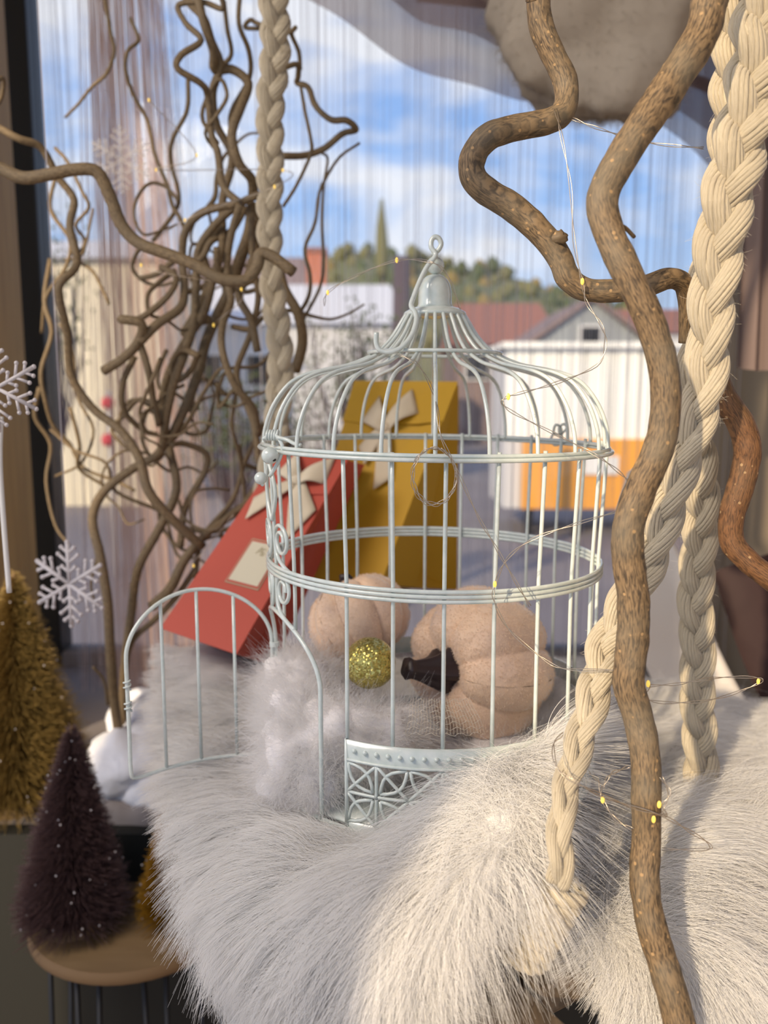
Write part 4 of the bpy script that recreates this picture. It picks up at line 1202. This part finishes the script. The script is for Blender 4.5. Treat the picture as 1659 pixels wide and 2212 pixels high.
branch('willow_branch', 'reddish willow branch bending out from behind the rope at right',
       [(1540, 800, .52), (1565, 860, .52), (1600, 915, .52), (1615, 975, .52), (1600, 1050, .52), (1582, 1110, .52), (1582, 1170, .52), (1620, 1215, .515), (1680, 1260, .51), (1760, 1320, .50)],
       (.0074, .0078, .0084, .0078, .0074, .0080), M['bark_dark'], 3, knots=((1622, 935, .516, .004),))

# ------------------------------------------------------------------ contorted willow on the left
wil = thing('contorted_willow', 'bundle of bare contorted willow branches left of the cage', 'branches', P(255, 1590, .97))
def wb(pts, r0, r1, Y, name='branch', parent=None, n=5, jit=2.0, dY=.02):
    g = random.Random(int(pts[0][0] * 7 + pts[0][1]))
    ph = g.uniform(0, 6)
    q = [(p[0] + g.uniform(-jit, jit), p[1] + g.uniform(-jit, jit), (p[2] if len(p) > 2 else Y) + dY * math.sin(ph + i * .9)) for i, p in enumerate(pts)]
    return MB().tube(smooth(Ppath(q), n), (r0, r1), 8).build(name, M['twig'], parent or wil)
K = 1 / 1800.
long_ = thing('willow_branch', 'long smooth willow branch arching across from the left edge', 'branch', P(-30, 340, .82))
wb([(-60, 335), (0, 362), (50, 384), (110, 376), (165, 366), (210, 372), (238, 425), (262, 485), (300, 525), (360, 548), (420, 572), (475, 602), (530, 606), (556, 575), (562, 548), (590, 555), (634, 588)], .0062, .0058, .82, 'stem', long_, jit=0, dY=.005)
for (pts, w0, w1, Y) in [
    # main stems rising out of the snow
    ([(255, 1585), (245, 1500), (238, 1400), (232, 1300), (215, 1200), (200, 1120), (225, 1060), (290, 1010), (345, 975), (360, 900), (375, 830), (400, 760), (420, 700), (425, 620), (430, 540), (470, 480), (520, 440), (560, 420)], 13, 9, .98),
    ([(262, 1585), (270, 1450), (285, 1330), (300, 1230), (345, 1140), (380, 1060), (370, 980), (352, 900), (360, 820), (400, 740), (440, 680), (460, 600), (480, 530), (480, 430), (500, 340), (470, 270), (460, 200), (475, 140), (455, 90), (440, 40), (410, 5), (390, -40)], 11, 9, 1.0),
    ([(440, 1180), (370, 1120), (320, 1060), (300, 990), (260, 930), (200, 880), (155, 810), (145, 720), (128, 650), (130, 610), (165, 570), (150, 490), (160, 430), (125, 380), (90, 320), (40, 300), (-20, 265)], 12, 8, .95),
    ([(540, 1130), (450, 1150), (380, 1130), (340, 1100), (250, 1060), (230, 1000), (160, 970), (110, 930)], 6, 3, 1.02),
    ([(110, 560), (95, 650), (110, 720), (90, 800), (95, 860), (115, 920), (150, 960), (180, 1010), (250, 1040), (290, 1060)], 6, 4, 1.05),
    ([(345, 975), (400, 920), (440, 850), (470, 800), (490, 795)], 7, 3, .97),
    ([(225, 800), (265, 775), (300, 740), (305, 700), (260, 690)], 12, 11, .93),
    ([(300, 740), (340, 700), (390, 665), (400, 620), (395, 560), (400, 500), (440, 460), (520, 440)], 11, 9, .94),
    ([(260, 690), (300, 690), (360, 640), (380, 600), (345, 575)], 9, 6, .96),
    ([(300, 740), (320, 800), (330, 860), (345, 920)], 9, 8, .95),
    ([(290, 770), (265, 830), (270, 890), (310, 930), (340, 940)], 8, 6, .98),
    ([(390, 1180), (400, 1100), (440, 1020), (445, 980), (400, 960), (370, 960)], 9, 7, .99),
    ([(560, 940), (545, 880), (505, 830), (480, 760), (480, 700), (500, 650), (490, 600), (495, 520), (520, 440)], 9, 9, .92),
    ([(560, 1000), (550, 920), (520, 850), (510, 800), (540, 720), (560, 640), (545, 560), (545, 460)], 8, 7, .96),
    ([(640, 800), (655, 740), (645, 680), (615, 620), (600, 560)], 13, 11, .98),
    ([(530, 1100), (520, 1000), (500, 920), (510, 840), (470, 880), (490, 800), (560, 790), (600, 740)], 5, 4, .99),
    ([(420, 1250), (440, 1160), (500, 1080), (530, 1000), (560, 930), (590, 880)], 7, 5, 1.0),
    ([(330, 1310), (370, 1270), (400, 1210), (450, 1150), (520, 1100), (560, 1040)], 14, 8, .99),
    ([(270, 1430), (290, 1380), (330, 1340), (380, 1290), (420, 1230)], 8, 7, 1.0),
    ([(235, 1520), (225, 1470), (200, 1440)], 5, 3, .96),
    ([(548, 440), (540, 500), (520, 560), (500, 620), (470, 680), (445, 740), (430, 800), (400, 880), (362, 960)], 15, 11, 1.0),
    ([(552, 450), (556, 520), (536, 590), (515, 640), (540, 690), (556, 760)], 12, 9, .97),
    ([(455, 690), (420, 700), (395, 720), (430, 660), (452, 600), (440, 540), (482, 480)], 10, 8, 1.02),
    ([(430, 770), (392, 758), (370, 790), (382, 822), (412, 800), (426, 762)], 8, 7, .96),
    ([(530, 450), (500, 500), (455, 520), (430, 560), (380, 560), (340, 590), (300, 600)], 9, 6, 1.01),
    ([(120, 380), (110, 450), (150, 520), (140, 580), (100, 640), (90, 720)], 5, 4, 1.07),
    # upper tangle
    ([(545, 430), (545, 390), (515, 350), (500, 290), (520, 230), (535, 180), (500, 150), (465, 150), (460, 110), (440, 50), (430, 5), (420, -30)], 12, 9, .97),
    ([(520, 440), (480, 400), (470, 330), (455, 290), (450, 210), (435, 180), (385, 150), (390, 120), (435, 88), (400, 50), (385, 10), (440, 5), (480, 20), (470, -30)], 9, 6, .95),
    ([(470, 310), (435, 250), (470, 170), (490, 205), (470, 250), (445, 290), (470, 330)], 5, 4, .98),
    ([(500, 290), (500, 240), (540, 170), (540, 110), (515, 50), (520, -20)], 7, 5, 1.0),
    ([(465, 150), (500, 120), (490, 60), (485, 0)], 6, 5, 1.02),
    ([(600, 155), (640, 140), (645, 165), (640, 180), (665, 190), (680, 230), (715, 258), (750, 262), (768, 280), (740, 290), (700, 320), (660, 335), (610, 338)], 6, 8, .98),
    ([(560, 60), (530, 60), (540, 45), (560, 50), (620, 70), (640, 60), (630, 75), (645, 110), (648, 150)], 5, 5, 1.0),
    ([(648, 180), (660, 240), (672, 300), (670, 335), (640, 400), (610, 445)], 4, 4, .98),
    ([(775, 310), (735, 340), (705, 385), (690, 420), (680, 480), (660, 540), (668, 590), (665, 640), (640, 690)], 3, 5, 1.0),
    ([(695, 330), (710, 345), (700, 400), (698, 480), (698, 560), (690, 620), (650, 700)], 3, 4, 1.02),
    ([(280, 40), (298, 85), (275, 110), (270, 150), (290, 205), (320, 260), (335, 330), (360, 400), (372, 440), (390, 470), (400, 500)], 4, 5, 1.05),
    ([(225, -20), (240, 70), (248, 110), (230, 160), (200, 190), (170, 225), (140, 255)], 5, 3, 1.08),
    ([(405, 170), (405, 240), (372, 300), (370, 350), (385, 420), (375, 460), (330, 520)], 5, 5, 1.04),
    ([(120, 320), (145, 350), (175, 410), (190, 450), (165, 485), (185, 520), (165, 560), (200, 590), (235, 655)], 4, 4, 1.06),
    ([(200, 450), (190, 510), (175, 550), (140, 560)], 3, 3, 1.06),
    ([(130, 700), (155, 760), (170, 860), (200, 930), (175, 1000), (120, 1030)], 4, 3, 1.07),
    ([(210, 1200), (195, 1260), (205, 1300)], 4, 3, .98),
    ([(150, 880), (170, 960), (170, 1010), (230, 1050)], 5, 4, 1.05),
    ([(-30, 190), (5, 170), (0, 215), (-30, 240)], 5, 5, .9),
    ([(85, 840), (75, 900), (110, 960), (100, 1040), (120, 1130), (150, 1180)], 6, 3, 1.08),
]:
    wb(pts, w0 * K * Y * .9, w1 * K * Y * .9, Y)
# loose random twigs in the tangle
g = random.Random(21)
for i in range(26):
    x, y = g.uniform(330, 560), g.uniform(300, 1150)
    pts = [(x, y)]
    a_ = g.uniform(0, 6.28)
    for k in range(g.randint(5, 8)):
        a_ += g.uniform(-1.1, 1.1); a_ = a_ * 0.8 + (-1.57) * 0.2
        x += 38 * math.cos(a_); y += 42 * math.sin(a_); pts.append((x, y))
    wb(pts, g.uniform(3, 7) * K, 2.2 * K, g.uniform(.94, 1.1), 'twig')

# ------------------------------------------------------------------ fairy lights
def lights(name, label, wires, leds, twin=0.0007):
    root = thing(name, label, 'string light', P(*wires[0][0]))
    for w in wires:
        p = smooth(Ppath(w), 6)
        T, N_, B_ = frames(p)
        s = np.linspace(0, len(w) * 3.0, len(p))
        off = (N_ * np.cos(s)[:, None] + B_ * np.sin(s)[:, None]) * twin
        MB().tube(p + off, 0.00024, 5).build('wire', M['wire'], root)
        MB().tube(p - off, 0.00024, 5).build('wire', M['wire'], root)
    for (px, py, Y) in leds:
        MB().sphere(P(px, py, Y), 0.0011, 10, 8, (1, .8, 1.8)).build('lamp_bead', M['led'], root)
    return root
lights('fairy_lights', 'thin wire of tiny lamps falling from the S shaped branch to the cage', [
    [(1200, 235, .505), (1212, 290, .495), (1232, 400, .49), (1240, 520, .488), (1258, 612, .487), (1268, 655, .487), (1298, 700, .48), (1308, 742, .48), (1288, 790, .48), (1200, 828, .48), (1120, 850, .48), (1095, 858, .48), (1085, 870, .48), (1110, 892, .48), (1200, 938, .478), (1290, 985, .47), (1340, 1022, .445), (1368, 1050, .425)],
    [(1236, 256, .505), (1300, 280, .50), (1400, 308, .50), (1520, 320, .49)]],
    [(1258, 608, .486), (1098, 857, .479), (1368, 1052, .424)])
lights('fairy_lights', 'silver wire crossing the front of the cage with a small coil', [
    [(858, 764, .560), (905, 790, .545), (940, 860, .50), (952, 940, .483), (985, 1010, .482), (1030, 1110, .482), (1070, 1180, .482), (1110, 1250, .482), (1145, 1310, .484)],
    [(1350, 1100, .425), (1250, 1130, .455), (1150, 1165, .465), (1095, 1208, .472), (1070, 1262, .478), (1068, 1300, .478), (1100, 1360, .478), (1170, 1420, .47), (1222, 1445, .46), (1330, 1448, .435), (1375, 1455, .425)],
    [(937 + 48 * math.cos(a_), 1030 + 62 * math.sin(a_) + (2 if a_ > 6 else 0), .480) for a_ in np.linspace(-1.5, 5.0, 14)],
    [(939 + 46 * math.cos(a_), 1027 + 60 * math.sin(a_), .479) for a_ in np.linspace(-1.3, 5.4, 14)]],
    [(1069, 1262, .477)])
lights('fairy_lights', 'fine wire looping over the cage finial from the left', [
    [(700, 660, .66), (708, 632, .65), (760, 600, .64), (855, 563, .62), (930, 566, .597), (965, 592, .597), (985, 640, .60), (996, 672, .604)]],
    [(708, 632, .65), (857, 562, .62)])
lights('fairy_lights', 'wire loops with amber beads round the thick branch low at right', [
    [(1402, 1480, .43), (1400, 1512, .43), (1480, 1518, .47), (1560, 1506, .50), (1642, 1474, .50), (1625, 1463, .50), (1540, 1465, .50), (1470, 1477, .47), (1402, 1482, .43)],
    [(1216, 1585, .425), (1196, 1610, .412), (1206, 1662, .398), (1262, 1700, .392), (1350, 1738, .398), (1430, 1762, .398), (1480, 1790, .41), (1530, 1822, .42), (1525, 1835, .42), (1430, 1834, .42)],
    [(1272, 1668, .43), (1295, 1690, .42), (1300, 1725, .415), (1330, 1770, .41), (1368, 1792, .405)],
    [(1302, 1702, .42), (1320, 1672, .42), (1360, 1655, .41)],
    [(1428, 1678, .40), (1446, 1712, .398), (1432, 1745, .396), (1440, 1762, .398), (1428, 1755, .398)]],
    [(1400, 1477, .43), (1638, 1472, .50), (1302, 1728, .414), (1424, 1738, .396), (1412, 1770, .396)])
stray = [(g.uniform(230, 690), g.uniform(40, 950), g.uniform(.86, .92)) for _ in range(9)]
stray.sort(key=lambda t: t[1])
lights('fairy_lights', 'faint light wire threaded through the bare willow tangle', [stray, [(415, 1215, .9), (450, 1180, .9), (505, 1110, .89)]], [s for s in stray] + [(418, 1222, .9)])

# ------------------------------------------------------------------ left corner: snowflakes, trees, disc table, snow
def snowflake(name, label, c, R0, yaw, cord=None, m=None):
    root = thing(name, label, 'ornament', c)
    c = np.asarray(c); X = np.array([math.cos(yaw), math.sin(yaw), 0]); Z = np.array([0, 0, 1.0])
    for k in range(6):
        a_ = R_(30 + 60 * k); d = X * math.cos(a_) + Z * math.sin(a_)
        mb = MB().tube(np.array([c, c + d * R0]), (R0 * .045, R0 * .055), 8)
        mb.sphere(c + d * R0, R0 * .06, 8, 6)
        for (t, l_) in ((.28, .22), (.5, .34), (.74, .22)):
            for s_ in (-1, 1):
                b_ = a_ + s_ * R_(52); e_ = X * math.cos(b_) + Z * math.sin(b_)
                mb.tube(np.array([c + d * R0 * t, c + d * R0 * t + e_ * R0 * l_]), R0 * .038, 6); mb.sphere(c + d * R0 * t + e_ * R0 * l_, R0 * .055, 8, 6)
        mb.build('arm', m or M['glitterflake'], root)
    if cord is not None:
        MB().tube(np.array([c + [0, 0, R0], [c[0], c[1], cord]]), 0.0006, 6).build('hanging_thread', M['string'], root)
    return root
snowflake('snowflake', 'white plastic snowflake cut by the left picture edge', P(-8, 838, .62), .031, .2, 1.0)
snowflake('snowflake', 'white snowflake hanging low before the left window', P(150, 1262, .84), .044, -.3, 1.0)
snowflake('snowflake', 'faint small snowflake hanging before the mauve string bundle', P(262, 345, 1.25), .045, 0, 1.0, sheer('clear plastic', (0.8, 0.78, 0.8), 0.28))
lc = thing('lace_cord', 'white lace ribbon hanging along the wooden post', 'ribbon', P(10, 1300, .72))
MB().tube(smooth(Ppath([(2, 900, .66), (0, 1000, .66), (8, 1130, .66), (20, 1280, .66)]), 8), .0022, 6).build('cord', M['white'], lc)

tb = thing('disc_table', 'small round pale wood slice on black hairpin legs', 'stand', (P(270, 2080, .80)[0], .83, -1.45))
ctop = np.array([-0.28, .88, -0.591])
mb = MB().lathe([(.0001, 0), (.115, 0), (.115, .012), (.0001, .012)], ctop, 48)
mb.build('tabletop', M['pale_wood'], tb, False)
MB().lathe([(.115, -.001), (.1185, .002), (.1185, .010), (.115, .013)], ctop, 48).build('bark_edge', M['barkring'], tb)
for k in range(6):
    a_ = R_(200 + 48 * k); q = ctop + [0.085 * math.cos(a_), .085 * math.sin(a_), 0]
    MB().tube(np.array([q + [-.012, 0, 0], [q[0] - .002 + .03 * math.cos(a_), q[1] + .03 * math.sin(a_), -1.45], [q[0] + .002 + .03 * math.cos(a_), q[1] + .03 * math.sin(a_), -1.45], q + [.012, 0, 0]]), .003, 6).build('leg', M['black'], tb)

def brush_tree(name, label, base, h, r0, m, n, seed, rb=.03, lean=0.0):
    root = thing(name, label, 'brush tree', base)
    g = np.random.default_rng(seed); base = np.asarray(base)
    MB().lathe([(.0001, 0), (rb, 0), (rb, .012), (.0001, .012)], base, 24).build('wood_base', M['pale_wood'], root, False)
    up = np.array([lean, 0, 1.0])
    MB().tube(np.array([base + [0, 0, .01], base + up * h]), .0022, 8).build('wire_trunk', M['barkring'], root)
    t = g.beta(1, 1.35, n); z = .06 * h + t * (h * .94)
    # tiers
    rad = r0 * (1 - t) ** 0.85 * g.uniform(.75, 1.05, n) + .004
    a_ = g.uniform(0, 2 * math.pi, n)
    p0 = base + up * z[:, None]
    d = np.stack([np.cos(a_), np.sin(a_), g.uniform(-.25, .35, n)], 1)
    K_ = 4; tt = np.linspace(0, 1, K_)[None, :, None]
    pts = p0[:, None] + d[:, None] * rad[:, None, None] * tt + g.normal(0, .0018, (n, 1, 3)) * tt
    hair('bristles', p0, pts, m, root, (0.00035, 0.00022))
    sp_ = MB()
    for i in g.choice(n, 70, replace=False):
        q = pts[i, -1]; sp_.sphere(q, .0011, 6, 4)
    o = sp_.build('glitter_beads', M['glitterflake'], root); o['kind'] = 'stuff'
    return root
dz = ctop[2] + .012
brush_tree('bottle_brush_tree', 'dark plum bottle brush tree on the wood slice', (P(168, 2000, .86)[0], .845, dz), .228, .060, M['plum_br'], 15000, 1, .032, .05)
brush_tree('bottle_brush_tree', 'amber gold bottle brush tree partly behind the fur', (P(388, 1990, .86)[0], .86, dz), .155, .044, M['gold2_br'], 9000, 2, .022)
brush_tree('bottle_brush_tree', 'tall dusty gold bottle brush tree at the left edge', (P(28, 1790, 1.0)[0], 1.01, ZF), .300, .098, M['gold_br'], 18000, 3, .05, .06)

sn = down('snow_wadding', 'bluish white snow wadding at the foot of the willow branches', [
    (P(270, 1640, 1.0), .05, .038), (P(310, 1560, 1.05), .045, .04), (P(330, 1690, 1.0), .05, .035), (P(240, 1690, .99), .03, .02)], 6000, .008, 77, M['cotton'], M['cotton'], 'snow')
bx = thing('grey_pouch', 'shaded grey cloth bundle between the brush trees', 'cloth', P(290, 1850, .93))
bb = blob(P(300, 1850, .98), 1.0, (.06, .05, .10), 5, .3, 2.0, 28, 20); bb.build('cloth', M['floorcloth'], bx)
